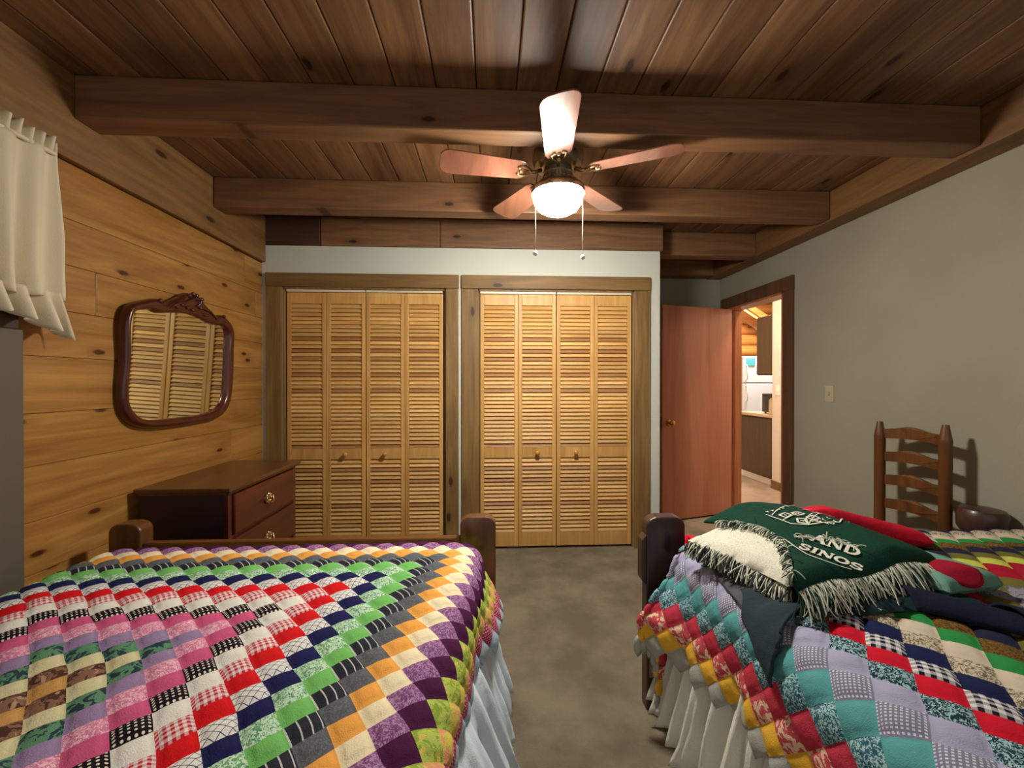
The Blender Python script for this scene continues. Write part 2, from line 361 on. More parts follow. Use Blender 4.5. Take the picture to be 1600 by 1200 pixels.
# back wall of the alcove behind the open door
tag(MB().box(1.33, XR+.1, YB, YB+.1, 0, ZC).go('wall_back', M['wall'], kind=S), 'short drywall behind the open door', 'wall')
# closet wall: front with two openings, side return
O1 = (-1.585, -.355); O2 = (-.108, 1.122); OZ = 2.03
tag(MB().box(XL, O1[0], YC, YC+.11, 0, 2.345).box(O1[1], O2[0], YC, YC+.11, 0, 2.345).box(O2[1], 1.33, YC, YC+.11, 0, 2.345)
    .box(O1[0], O1[1], YC, YC+.11, OZ, 2.345).box(O2[0], O2[1], YC, YC+.11, OZ, 2.345).box(1.22, 1.33, YC+.11, YB, 0, 2.345).go('wall_closet', M['wall_white'], kind=S), 'pale drywall around the two closets', 'wall')
tag(MB().box(XL, 1.22, 3.95, 4.05, 0, 2.345).box(XL, 1.33, YC+.11, 4.05, 2.335, 2.36).go('wall_closet_back', M['wall'], kind=S), 'wall inside the closets', 'wall')
# beams
def beam(x0, x1, y0, y1, z0, lab, mat='beam'):
    tag(MB().box(x0, x1, y0, y1, z0, ZC-.001).go('ceiling_beam', M[mat], bevel=.008, kind=S), lab, 'beam')
beam(XL+.029, XR-.151, 1.765, 1.885, 2.39, 'dark ceiling beam nearest the viewer')
beam(XL+.029, XR-.151, 2.60, 2.715, 2.385, 'lighter ceiling beam behind the fan')
beam(1.34, XR-.151, 3.36, 3.48, 2.372, 'short beam end between the closet wall and right timber')
beam(1.34, XR-.151, 4.02, 4.165, 2.38, 'beam against the back wall above the open door')
beam(XL, -1.30, YC-.008, YC+.1, 2.347, 'dark block above the left end of the closet wall', 'dark_block')
beam(-1.298, -.40, YC-.014, YC+.1, 2.347, 'light timber above the left closet')
beam(-.398, 1.352, YC-.014, YC+.1, 2.347, 'long timber above the right closet')
# ---- closet casings
def closet_trim(x0, x1, o, zt):
    t = thing('trim_%d' % (1 if x0 < -1 else 2), ('left' if x0 < -1 else 'right') + ' closet door casing of rough brown boards', 'door casing', ((x0+x1)/2, YC, 0), kind=S)
    MB().box(x0, o[0], YC-.022, YC, 0, OZ+.001).go('side_casing', M['trim_z'], t, bevel=.004)
    MB().box(o[1], x1, YC-.022, YC, 0, OZ+.001).go('side_casing', M['trim_z'], t, bevel=.004)
    MB().box(x0-.003, x1+.003, YC-.024, YC, OZ+.002, zt).go('head_casing', M['trim_x'], t, bevel=.004)
    MB().box(o[0], o[0]+.012, YC, YC+.11, 0, OZ).box(o[1]-.012, o[1], YC, YC+.11, 0, OZ).box(o[0], o[1], YC, YC+.11, OZ-.012, OZ).go('opening_lining', M['trim_z'], t)
closet_trim(-1.700, -.258, O1, 2.135); closet_trim(-.232, 1.245, O2, 2.135)
# ---- louvered bifold doors
def bifold(idx, x0, x1, knob_right, label):
    t = thing('door_%d' % idx, label, 'bifold door', ((x0+x1)/2, YC+.03, .015), kind=S)
    yf, yb = YC+.018, YC+.046; z0, z1 = .018, OZ-.034; g = .003
    xm = (x0+x1)/2
    for j, (a, b) in enumerate(((x0+g, xm-.0015), (xm+.0015, x1-g))):
        sw = .030; f = MB()
        f.box(a, a+sw, yf, yb, z0, z1).box(b-sw, b, yf, yb, z0, z1)
        zm0, zm1 = .715, .80
        for r0, r1 in ((z0, z0+.115), (zm0, zm1), (z1-.085, z1)): f.box(a+sw, b-sw, yf+.002, yb-.002, r0, r1)
        leaf = f.go('door_leaf', M['stile'], t, bevel=.002)
        s = MB(); 
        for r0, r1 in ((z0+.115, zm0), (zm1, z1-.085)):
            n = round((r1-r0)/.0305); p = (r1-r0)/n
            for k in range(n):
                zc = r0+(k+.5)*p
                mt = Matrix.Translation(((a+b)/2, (yf+yb)/2, zc)) @ Matrix.Rotation(R(60), 4, 'X')
                s.box(-(b-a)/2+sw, (b-a)/2-sw, -.021, .021, -.0035, .0035, mt)
        sub(leaf, s, 'louver_slats', M['louver'], bevel=.0015)
        if (j == 1) == knob_right:
            kx = (a+b)/2
            sub(leaf, MB().lathe([(.008, 0), (.007, .012), (.015, .02), (.019, .028), (.016, .035), (.004, .038), (0, .0382)], Matrix.Translation((kx, yf, .757)) @ Matrix.Rotation(R(90), 4, 'X'), 20), 'knob', M['knob_wood'], smooth=True)
    MB().box(x0+.004, x1-.004, YC+.012, YC+.05, OZ-.030, OZ-.013).go('track', M['white_metal'], t)
w1 = (O1[1]-O1[0]-.024)/2; w2 = (O2[1]-O2[0]-.024)/2
bifold(1, O1[0]+.018, O1[0]+.012+w1, True, 'leftmost louvered bifold closet door, beside the dresser')
bifold(2, O1[0]+.012+w1, O1[1]-.022, False, 'louvered bifold door on the right half of the left closet')
bifold(3, O2[0]+.014, O2[0]+.012+w2, True, 'louvered bifold door on the left half of the right closet')
bifold(4, O2[0]+.012+w2, O2[1]-.014, False, 'rightmost louvered bifold closet door, nearest the open room door')
# ---- room door casing, jamb and open leaf
t = thing('trim_3', 'dark brown rough wood casing around the bedroom doorway', 'door casing', (XR, (DY0+DY1)/2, 0), kind=S)
MB().box(XR-.022, XR, DY0-.105, DY0, 0, DZ).go('side_casing', M['door_trim'], t, bevel=.003)
MB().box(XR-.022, XR, DY1, DY1+.10, 0, DZ).go('side_casing', M['door_trim'], t, bevel=.003)
MB().box(XR-.024, XR, DY0-.108, DY1+.103, DZ, DZ+.11).go('head_casing', M['door_trim'], t, bevel=.003)
MB().box(XR-.02, XR+.13, DY0, DY0+.018, 0, DZ).box(XR-.02, XR+.13, DY1-.018, DY1, 0, DZ).box(XR-.02, XR+.13, DY0, DY1, DZ-.018, DZ).box(XR+.05, XR+.065, DY1-.03, DY1-.018, 0, DZ-.018).go('door_jamb', M['jamb'], t, bevel=.002)
hx, hy = XR-.012, DY1-.03; fx, fy = 1.575, 3.765
dv = Vector((fx-hx, fy-hy, 0)); L = dv.length; ang = math.atan2(dv.y, dv.x)
mt = Matrix.Translation((hx, hy, 0)) @ Matrix.Rotation(ang, 4, 'Z')
t = thing('door_5', 'reddish brown flat veneer bedroom door standing open', 'door', (hx, hy, 0), kind=S)
MB().box(.0, L, -.0, .035, .014, 2.03, mt).go('door_slab', M['veneer'], t, bevel=.0015)
k = MB(); km = mt @ Matrix.Translation((L-.065, .035, .93)) @ Matrix.Rotation(R(-90), 4, 'X')
prof = [(.032, 0), (.03, .006), (.012, .01), (.011, .03), (.022, .038), (.028, .05), (.025, .062), (.012, .068), (0, .069)]
k.lathe(prof, km, 24); k.box(L-.006, L+.002, .006, .03, .88, .98, mt)
k.go('door_knob', M['brass'], t, smooth='auto')
km2 = mt @ Matrix.Translation((L-.065, 0, .93)) @ Matrix.Rotation(R(90), 4, 'X')
MB().lathe(prof, km2, 24).go('door_knob', M['brass'], t, smooth='auto')
h = MB()
for zz in (.25, 1.05, 1.80): h.cyl(mt @ Vector((.0, -.008, zz)), mt @ Vector((.0, -.008, zz+.09)), .007)
h.go('hinge', M['brass'], t)

# ================================================================ window + curtain on the left wall
t = thing('window_1', 'window in the pine wall behind the curtain', 'window', (XL, 1.0, WZ0), kind=S)
MB().box(XL-.045, XL-.035, WY0, WY1, WZ0, WZ1).go('pane', M['glass_dark'], t)
MB().box(XL, XL+.03, WY1, 1.580, .30, 1.5).go('side_casing', M['grey_paint'], t, bevel=.004)
MB().box(XL, XL+.022, WY1, 1.575, 1.5, 2.12).go('side_casing', M['dark_wood'], t, bevel=.004)
MB().box(XL, XL+.03, WY0-.12, WY0, .30, 2.12).go('side_casing', M['grey_paint'], t, bevel=.004)
MB().box(XL, XL+.028, WY0, WY1, .30, WZ0).go('apron', M['grey_paint'], t, bevel=.004)
MB().box(XL, XL+.026, WY0-.12, 1.575, WZ1+.07, WZ1+.15).go('head_casing', M['dark_wood'], t, bevel=.004)
def sheet(fn, nu, nv, bm=None):
    b = bm or bmesh.new(); V = [[b.verts.new(fn(i/nu, j/nv)) for j in range(nv+1)] for i in range(nu+1)]
    uvl = b.loops.layers.uv.verify()
    for i in range(nu):
        for j in range(nv):
            f = b.faces.new((V[i][j], V[i+1][j], V[i+1][j+1], V[i][j+1])); f.smooth = True
            for lp, (p, q) in zip(f.loops, ((i, j), (i+1, j), (i+1, j+1), (i, j+1))): lp[uvl].uv = (p/nu*4, q/nv*4)
    return b
def cloth_obj(name, bm, mat, parent=None, thick=.004, offset=0, sub_=0):
    me = bpy.data.meshes.new(name); bmesh.ops.recalc_face_normals(bm, faces=bm.faces[:]); bm.to_mesh(me); bm.free()
    o = link(name, me, mat, None, True)
    if parent is not None:
        o.parent = parent; o.location = -Vector(WORLD.get(parent.name, (0, 0, 0)))
    if thick: s = o.modifiers.new('solid', 'SOLIDIFY'); s.thickness = thick; s.offset = offset
    if sub_: q = o.modifiers.new('sub', 'SUBSURF'); q.levels = sub_; q.render_levels = sub_
    return o
CY0, CY1 = .45, 1.665
t = thing('curtain', 'cream ruffled cotton curtain hanging over the left window', 'curtain', (XL+.08, 1.05, 2.18))
def curt(u, v):
    y = CY0 + u*(CY1-CY0); ph = u*2*PI*13
    amp = .012+.016*v
    edge = max(0, (u-.9)/.1)
    z = 2.185 - v*(.56 - .0*edge) + .006*math.sin(ph*.5)
    y += .012*v*math.sin(ph*.31)+ .012*v*edge
    return (XL+.065+amp*math.sin(ph+.8*math.sin(v*2.5)) + .008*noise.noise((u*9, v*3, 0)), y, z)
cloth_obj('curtain_panel', sheet(curt, 240, 26), M['curtain'], t, .003)
def ruf_top(u, v):
    y = CY0 + u*(CY1-CY0); ph = u*2*PI*34
    return (XL+.065+(.008+.014*v)*math.sin(ph), y, 2.18+v*.055 + .006*math.sin(ph*.7))
cloth_obj('header_ruffle', sheet(ruf_top, 420, 5), M['curtain'], t, .002)
def ruf_bot(u, v):
    y = CY0 + u*(CY1-CY0) + .03*v*max(0, (u-.88)/.12); ph = u*2*PI*17
    e = max(0, (u-.86)/.14)
    return (XL+.068+(.012+.034*v)*math.sin(ph+.5) + .01*v, y, 1.655-v*(.095+.075*e) - .012*math.sin(ph+1.2)*v)
cloth_obj('bottom_ruffle', sheet(ruf_bot, 340, 10), M['curtain'], t, .002)
MB().cyl((XL+.065, CY0-.05, 2.183), (XL+.065, CY1-.01, 2.183), .008).go('curtain_rod', M['white_metal'], t)
for yy in (CY0-.03, CY1-.03): MB().box(XL, XL+.06, yy-.006, yy+.006, 2.177, 2.19).go('rod_bracket', M['white_metal'], t)

# ================================================================ mirror
f_ = 640.; th_ = R(2.8)
def ray(x, y):
    a = (x-800)/f_; b = -(y-597)/f_
    return Vector((a*math.cos(th_)+math.sin(th_), math.cos(th_)-a*math.sin(th_), b))
def onX(cx, cy, X): r = ray(180+cx/5, 440+cy/5); tt = X/r.x; return (r.y*tt, 1.31+r.z*tt)
outer = [(118, 205), (150, 172), (200, 155), (300, 135), (355, 128), (378, 150), (385, 180), (410, 185), (450, 145), (520, 122), (540, 100), (575, 86), (600, 92), (640, 95), (665, 120), (690, 140), (700, 170), (745, 205), (780, 262), (805, 283), (818, 264), (845, 257), (866, 276), (905, 310), (932, 360), (946, 430), (938, 520), (945, 620), (945, 720), (942, 850), (935, 930), (905, 1015), (850, 1068), (760, 1092), (640, 1112), (520, 1132), (400, 1146), (290, 1148), (200, 1128), (140, 1080), (98, 1000), (88, 900), (88, 800), (98, 690), (104, 580), (98, 470), (92, 370), (97, 270)]
inner = [(160, 245), (185, 228), (240, 222), (300, 212), (322, 232), (345, 246), (375, 246), (410, 246), (450, 245), (520, 246), (550, 247), (580, 252), (605, 258), (640, 270), (665, 280), (690, 292), (712, 302), (745, 322), (770, 332), (790, 338), (815, 342), (840, 342), (862, 346), (885, 362), (900, 395), (906, 440), (900, 520), (903, 620), (902, 720), (900, 850), (890, 920), (868, 975), (820, 1012), (745, 1036), (640, 1052), (520, 1066), (410, 1078), (310, 1084), (240, 1064), (190, 1020), (155, 960), (140, 890), (138, 800), (146, 690), (150, 580), (145, 470), (140, 370), (143, 290)]
FX = XL+.062
t = thing('wall_mirror', 'wall mirror in a dark carved wooden frame with a scrolled crest', 'mirror', (XL+.04, 2.45, 1.05))
po = [onX(*p, FX) for p in outer]; pi_ = [onX(*p, FX) for p in inner]
bm = bmesh.new(); n = len(po); lay = []
tilt = math.tan(R(2.2)); zb = 1.05
def mp(y, z, d): return (XL+.004+(z-zb)*tilt+d, y, z)
cyc = sum(p[0] for p in po)/n; czc = sum(p[1] for p in po)/n
prof = [(1.0, 0, .0), (1.0, 0, .022), (.85, .15, .036), (.5, .5, .042), (.2, .8, .036), (.0, 1.0, .026), (0, 1, .008)]
rings = []
for wo, wi, d in prof:
    rings.append([bm.verts.new(mp(a[0]*wo+b[0]*wi, a[1]*wo+b[1]*wi, d)) for a, b in zip(po, pi_)])
for A, B in zip(rings, rings[1:]):
    for i in range(n): bm.faces.new((A[i], A[(i+1) % n], B[(i+1) % n], B[i])).smooth = True
bmesh.ops.recalc_face_normals(bm, faces=bm.faces[:]); me = bpy.data.meshes.new('mirror_frame'); bm.to_mesh(me); bm.free()
o = link('carved_frame', me, M['mirror_frame'], t); o.location = -Vector(WORLD[t.name]); s_ = o.modifiers.new('s', 'SUBSURF'); s_.levels = 1; s_.render_levels = 1
g = MB(); g.bm.faces.new([g.bm.verts.new(mp(*p, .010)) for p in pi_]); g.go('mirror_glass', M['mirror'], t)
b_ = MB(); b_.prism([(cyc+(p[0]-cyc)*.97, czc+(p[1]-czc)*.97) for p in po], lambda u, v, d: mp(u, v, d), .001, .007); b_.go('backing_board', M['dark_wood'], t)
c = MB()
def mpp(cx, cy, d): y, z = onX(cx, cy, FX); return Vector(mp(y, z, d))
c.tube([mpp(420, 205, .04), mpp(480, 170, .046), mpp(545, 160, .048), mpp(600, 130, .05), mpp(640, 140, .05), mpp(650, 175, .048), mpp(620, 195, .046)], .008, taper=[.4, .8, 1, 1.2, 1, .8, .5])
c.tube([mpp(790, 300, .04), mpp(730, 235, .045), mpp(680, 215, .047), mpp(640, 205, .047)], .007, taper=[.5, .9, .9, .6])
for q in ((350, 150), (845, 275), (600, 100), (575, 110), (630, 112), (668, 142)): c.sph(mpp(*q, .036), .012, 12)
for q in ((480, 200), (560, 205), (520, 185), (600, 225), (700, 265)): c.sph(mpp(*q, .042), .011, 12, (1, 1.8, .8))
c.go('crest_carving', M['mirror_frame'], t, smooth=True)

# ================================================================ dresser
DX0, DX1, DYa, DYb, DZt = -1.70, -1.285, 2.06, 2.745, .775
t = thing('dresser', 'dark cherry chest of drawers below the wall mirror', 'dresser', (-1.5, 2.4, 0))
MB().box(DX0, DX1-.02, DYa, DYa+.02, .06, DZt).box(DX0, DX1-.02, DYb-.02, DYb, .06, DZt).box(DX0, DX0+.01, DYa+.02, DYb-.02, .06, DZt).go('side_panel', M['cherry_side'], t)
MB().box(DX1-.02, DX1, DYa, DYa+.03, .06, DZt).box(DX1-.02, DX1, DYb-.03, DYb, .06, DZt).box(DX1-.02, DX1-.002, DYa+.03, DYb-.03, .755, DZt).box(DX1-.02, DX1-.002, DYa+.03, DYb-.03, .535, .55).box(DX1-.02, DX1-.002, DYa+.03, DYb-.03, .315, .33).box(DX1-.02, DX1, DYa+.03, DYb-.03, .06, .10).go('face_frame', M['cherry'], t, bevel=.002)
MB().box(DX0-.01, DX1+.025, DYa-.025, DYb+.025, DZt, DZt+.022).box(DX0, DX1+.012, DYa-.012, DYb+.012, DZt-.014, DZt).go('top', M['cherry_top'], t, bevel=.005)
MB().box(DX0, DX1+.008, DYa-.008, DYb+.008, .0, .06).go('base', M['cherry'], t, bevel=.004)
for z0, z1 in ((.55, .755), (.33, .535), (.10, .315)):
    d = MB().box(DX1-.30, DX1+.014, DYa+.034, DYb-.034, z0+.003, z1-.003).go('drawer', M['cherry'], t, bevel=.007)
    zc = (z0+z1)/2+.0; yc = (DYa+DYb)/2-.02; xx = DX1+.014
    p = MB(); rx = Matrix.Translation((xx, yc, zc)) @ Matrix.Rotation(R(90), 4, 'Y')
    p.lathe([(.026, 0), (.024, .003), (.01, .005), (0, .006)], rx, 20)
    for i in range(8):
        a = i*PI/4; p.sph((xx+.006, yc+.026*math.cos(a), zc+.024*math.sin(a)), .0075 if i % 2 else .0095, 8)
    for sgn in (-1, 1): p.sph((xx+.014, yc+sgn*.03, zc+.006), .008, 10); p.cyl((xx, yc+sgn*.03, zc+.006), (xx+.014, yc+sgn*.03, zc+.006), .004)
    p.tube([(xx+.016, yc-.03, zc+.004), (xx+.026, yc-.022, zc-.016), (xx+.028, yc, zc-.024), (xx+.026, yc+.022, zc-.016), (xx+.016, yc+.03, zc+.004)], .0035)
    q = sub(d, p, 'drawer_pull', M['antique'], smooth='auto')

# ================================================================ beds
class Drape:
    def __init__(s, x0, x1, y0, y1, r, z, crown=.015, wave=.02, k=17, post=None, flare=0, skew=0, cfl=(0, 0, 1)):
        s.__dict__.update(locals())
    def top(s, x, y):
        cx = (s.x0+s.x1)/2; hw = (s.x1-s.x0)/2+s.r
        q = max(0, 1-((x-cx)/hw)**4)
        return s.z + s.crown*q*max(0, 1-((y-.6)/(s.y1+s.r-.6))**4 if y > .6 else 1) + .006*noise.noise((x*3, y*3, s.z*9))
    def __call__(s, X, Y, off=0):
        px, py = min(max(X, s.x0), s.x1-s.skew*max(0, 1.5-Y)), min(max(Y, s.y0), s.y1)
        dx, dy = X-px, Y-py; e = math.hypot(dx, dy); top = s.top(px, py)
        if e < 1e-6: return Vector((X, Y, top+off))
        nx, ny = dx/e, dy/e; th = min(e/s.r, PI/2); hang = max(0, e-s.r*PI/2)
        corner = 4*abs(nx*ny)*.5
        if corner > .3: hang *= 1-.18*corner
        al = (py - .0)*s.k if abs(nx) > abs(ny) else px*s.k
        ang = math.atan2(abs(ny), abs(nx)+1e-9)
        cf_ = min(1, max(0, (Y-s.cfl[1])/.28)); cf_ = cf_*cf_*(3-2*cf_)*s.cfl[0]*min(1, hang/.16) if dx*s.cfl[2] > 0 else 0
        wv = cf_+(math.sin(al*1.0 + ang*5)+.5*math.sin(al*2.3+1))*s.wave*min(1, hang/.25) + s.flare*hang
        out = s.r*math.sin(th)+wv+off*math.sin(th)
        p = Vector((px+nx*out, py+ny*out, top-s.r*(1-math.cos(th))-hang+off*math.cos(th)))
        if s.post and (s.post[0] < p.x < s.post[1]) and p.y > s.post[2]-off: p.y = s.post[2]-off-.02*min(1, (p.y-s.post[2]))
        return p
def quilt(name, D, cx, cy, pxs, pys, rings, cring, firstring, arange, brange, shear, label, NS=6, puff=.010, taper=0, aext=0):
    """trip-around-the-world quilt of diamonds: ring = min distance from the edges"""
    keys = []; mats = []
    idx = {}
    for rn in sorted(rings): 
        if rings[rn] not in idx: idx[rings[rn]] = len(mats); mats.append(F[rings[rn]])
    bm = bmesh.new(); uvl = bm.loops.layers.uv.verify(); cache = {}
    def vert(i, j, hgt):
        k = (i, j)
        if k in cache: return cache[k]
        a, b = i/NS, j/NS
        Y = cy + b*pys; X = cx + a*pxs*(1-taper*min(1.3, max(0, (1.45-Y)/.65))) - shear*(Y-cy)
        X += .006*noise.noise((a*.35, b*.35, cx)); Y += .006*noise.noise((a*.35+9, b*.35, cx))
        wob = .0035*noise.noise((a*.5, b*.5, 3))
        p = D(X, Y, hgt+wob+.012); v = bm.verts.new(p); cache[k] = v; return v
    for a in range(*arange):
        for b in range(*brange):
            if (a+b) % 2: continue
            ring = min(cring-max(-a, a-aext if aext else a), cring-max(b, 0))
            if ring < firstring: continue
            mi = idx[rings[ring]]
            G = [[None]*(NS+1) for _ in range(NS+1)]
            for s in range(NS+1):
                for t in range(NS+1):
                    q = (s/NS, t/NS); hh = (16*q[0]*(1-q[0])*q[1]*(1-q[1]))
                    G[s][t] = vert(a*NS+(s-t), b*NS+(s+t-NS), puff*(max(hh, 0)**.38))
            for s in range(NS):
                for t in range(NS):
                    f = bm.faces.new((G[s][t], G[s+1][t], G[s+1][t+1], G[s][t+1])); f.material_index = mi; f.smooth = True
                    for lp, (p, q) in zip(f.loops, ((s, t), (s+1, t), (s+1, t+1), (s, t+1))): lp[uvl].uv = (p/NS, q/NS)
    me = bpy.data.meshes.new(name); bm.normal_update(); bm.to_mesh(me); bm.free()
    if me.polygons[len(me.polygons)//2].normal.z < 0: me.flip_normals()
    o = link(name, me, mats); s_ = o.modifiers.new('s', 'SOLIDIFY'); s_.thickness = .010; s_.offset = -1
    return tag(o, label, 'quilt')
DL = Drape(-1.46, -.135, -.5, 1.655, .085, .635, .025, .012, 19, skew=.07, cfl=(.075, 1.30, 1))
ringsL = {-3: 'lightblue', -2: 'pinklat', -1: 'yellowp', 0: 'lime', 1: 'plum', 2: 'purplep', 3: 'cream', 4: 'orange', 5: 'heather', 6: 'stripe', 7: 'green', 8: 'greenp', 9: 'navy', 10: 'lattice', 11: 'red', 12: 'gingham', 13: 'white', 14: 'dots', 15: 'rose', 16: 'pinkp', 17: 'lav', 18: 'greenf', 19: 'beige', 20: 'brownf', 21: 'tan'}
quilt('quilt', DL, -.925, .895, .0455, .040, ringsL, 21, -3, (-25, 26), (-32, 25), 0, 'patchwork quilt with red, green and purple squares on the left bed', taper=.15)
DR = Drape(.80, 2.23, -.5, 1.60, .09, .665, .025, .016, 21, post=(.4, .79, 1.555), flare=.06, cfl=(.10, 1.28, -1))
ringsR = {1: 'greyw', 2: 'mustard', 3: 'pinkfl', 4: 'crimson', 5: 'tealp', 6: 'teal', 7: 'hound', 8: 'lavender', 9: 'tealbf', 10: 'redr', 11: 'ging_b', 12: 'navyr', 13: 'beigep', 14: 'creamr', 15: 'greenr', 16: 'brownr', 17: 'navyd', 18: 'olive', 19: 'limer', 20: 'crimr', 21: 'crimr', 22: 'olive', 23: 'slatep'}
quilt('quilt', DR, 1.448, 1.11, .0455, .048, ringsR, 23, 1, (-23, 19), (-34, 23), .12, 'patchwork quilt with teal, crimson and yellow squares on the right bed', aext=10)

def post(x0, x1, y0, y1, zt, mat, parent, round_=.045, name='post'):
    w_ = x1-x0; r = round_; poly = [(x0, 0), (x1, 0)]
    for i in range(7): a = i/6*PI/2; poly.append((x1-r+r*math.cos(a), zt-r*.8+r*.8*math.sin(a)))
    for i in range(7): a = PI/2+i/6*PI/2; poly.append((x0+r+r*math.cos(a), zt-r*.8+r*.8*math.sin(a)))
    return MB().prism(poly, lambda u, v, d: (u, d, v), y0, y1).go(name, mat, parent, bevel=.006)
t = thing('bed', 'left bed with a plain brown wooden footboard and rounded posts', 'bed', (-.8, .8, 0))
post(-.138, .016, 1.785, 1.845, .722, M['bed_wood'], t); post(-1.60, -1.47, 1.785, 1.855, .715, M['bed_wood'], t)
MB().box(-1.47, -.138, 1.795, 1.83, .50, .632).go('footboard_rail', M['bed_rail'], t, bevel=.006)
MB().box(-1.47, -.138, 1.797, 1.828, .18, .36).go('footboard_rail', M['bed_rail'], t, bevel=.006)
MB().box(-.125, -.100, -.4, 1.785, .20, .34).go('side_rail', M['bed_rail'], t, bevel=.004)
MB().box(-1.50, -1.475, -.4, 1.785, .20, .34).go('side_rail', M['bed_rail'], t, bevel=.004)
MB().box(-1.47, -.20, -.4, 1.655, .34, .58).go('mattress', M['mattress'], t, bevel=.05)
t = thing('bed', 'right bed with a dark wooden footboard and rounded posts', 'bed', (1.5, .7, 0))
post(.615, .772, 1.598, 1.655, .772, M['bed_wood_dark'], t, .05); post(2.21, 2.34, 1.605, 1.66, .60, M['bed_wood_dark'], t, .04)
MB().box(.772, 2.21, 1.61, 1.645, .40, .56).go('footboard_rail', M['bed_wood_dark'], t, bevel=.006)
MB().box(.772, 2.21, 1.61, 1.645, .16, .30).go('footboard_rail', M['bed_wood_dark'], t, bevel=.006)
MB().box(.735, .765, -.4, 1.60, .20, .34).go('side_rail', M['bed_wood_dark'], t, bevel=.004)
MB().box(2.26, 2.285, -.4, 1.60, .20, .34).go('side_rail', M['bed_wood_dark'], t, bevel=.004)
MB().box(.80, 2.23, -.4, 1.58, .34, .61).go('mattress', M['mattress'], t, bevel=.05)
br = [(0, .13), (.05, .17), (.075, .23), (.055, .27), (.08, .31), (.085, .36), (.0, .38)]
MB().prism([(1.598-u, z) for u, z in br], lambda u, v, d: (d, u, v), .622, .655).go('rail_bracket', M['bed_wood_dark'], t, bevel=.004)
br2 = [(.615, .5), (.596, .52), (.596, .68), (.615, .70)]
MB().prism(br2, lambda u, v, d: (u, d, v), 1.60, 1.65).go('post_cleat', M['bed_wood_dark'], t, bevel=.003)
# bed skirts
def skirt(xa_, side, y0, y1, zt, zb, mat, nfold, flare, label, seed, pw=.75, skew=0):
    def fn(u, v):
        y = y0+u*(y1-y0); ph = u*nfold*2*PI + 5.5*noise.noise((u*6, seed, 0))
        s = math.sin(ph+.6*math.sin(v*2+u*5)); s2 = math.copysign(abs(s)**.8, s)
        xa = xa_-skew*max(0, 1.5-y); fl_ = flare+skew*max(0, 1.5-y)
        amp = (.002+.030*v)*(1+.9*noise.noise((u*12, 7, seed)))
        x = xa+side*(fl_*v**pw + amp*s2+(.012*math.sin(ph*2.7+v*4)+.02*noise.noise((u*30, v*3, seed)))*v)
        return (x, y+.008*v*math.cos(ph), zt-(zt-zb)*v+.008*noise.noise((u*20, 3, seed))*v)
    return tag(cloth_obj('bed_skirt', sheet(fn, int(nfold*12), 26), mat, None, .003), label, 'bed skirt')
skirt(-.085, 1, -.3, 1.765, .44, .045, F['skirt_blue'], 17, .135, 'pale blue gathered skirt hanging along the left bed', 1, .62, .07)
skirt(.722, -1, -.3, 1.585, .52, .05, F['skirt_white'], 25, .09, 'off-white ruffled skirt hanging along the right bed', 5, 1.25)

# ================================================================ folded things on the right bed
def patch(name, C4, mat, nu=30, nv=30, off=.02, D=DR, thick=.01, parent=None, wav=.004, seed=0, hfn=None):
    """C4: four flat corners (x, y) in order; laid over the bed through the drape"""
    A, B, C, E_ = [Vector((*c, 0)) for c in C4]
    def fn(u, v):
        p = A*(1-u)*(1-v)+B*u*(1-v)+C*u*v+E_*(1-u)*v
        o_ = off + wav*noise.noise((p.x*14, p.y*14, seed))*2 + (hfn(u, v) if hfn else 0)
        return D(p.x+.01*noise.noise((u*4, v*4, seed+2)), p.y+.01*noise.noise((u*4, v*4, seed+5)), o_)
    return cloth_obj(name, sheet(fn, nu, nv), mat, parent, thick, 1)
tb = t = thing('blanket', 'dark grey blanket spread under the folded throw with one corner trailing', 'blanket', (.85, 1.2, .68))
patch('blanket_fold', [(.772, 1.53), (1.0, 1.52), (.87, 1.10), (.722, 1.12)], F['greyblanket'], 30, 30, .022, thick=.010, parent=t, wav=.005)
patch('blanket_fold', [(.80, 1.52), (1.05, 1.51), (.93, 1.12), (.775, 1.14)], F['greyblanket'], 30, 30, .036, thick=.010, parent=t, wav=.005, seed=4)
# slab: a soft folded stack
def slab(name, corners, z0f, z1f, mat, parent=None, label=None, cat=None, n=26, rnd=.25, seed=0):
    A, B, C, E_ = [Vector((*c, 0)) for c in corners]; bm = bmesh.new(); uvl = bm.loops.layers.uv.verify()
    def pt(u, v, s):
        # superellipse-like edge rounding
        p = A*(1-u)*(1-v)+B*u*(1-v)+C*u*v+E_*(1-u)*v
        eu = min(u, 1-u); ev = min(v, 1-v); e = min(eu, ev)
        k = min(1, e/rnd/.5) if rnd else 1; prof = math.sqrt(max(0, 1-(1-k)**2))
        zb, zt = z0f(p.x, p.y), z1f(p.x, p.y); zm = zb+(zt-zb)*.45
        z = zm+(zt-zm)*prof if s else zm-(zm-zb)*prof
        return (p.x, p.y, z + (.004*noise.noise((p.x*12, p.y*12, seed)) if s else 0))
    for s in (1, 0):
        V = [[bm.verts.new(pt(i/n, j/n, s)) for j in range(n+1)] for i in range(n+1)]
        for i in range(n):
            for j in range(n):
                f = bm.faces.new((V[i][j], V[i+1][j], V[i+1][j+1], V[i][j+1])); f.smooth = True
                for lp, (p, q) in zip(f.loops, ((i, j), (i+1, j), (i+1, j+1), (i, j+1))): lp[uvl].uv = (p/n*3, q/n*3)
    bmesh.ops.remove_doubles(bm, verts=bm.verts[:], dist=.0002)
    o = cloth_obj(name, bm, mat, parent, 0)
    if label: tag(o, label, cat)
    return o
bedz = lambda x, y: DR.top(min(x, 2.2), min(y, 1.6))+.024
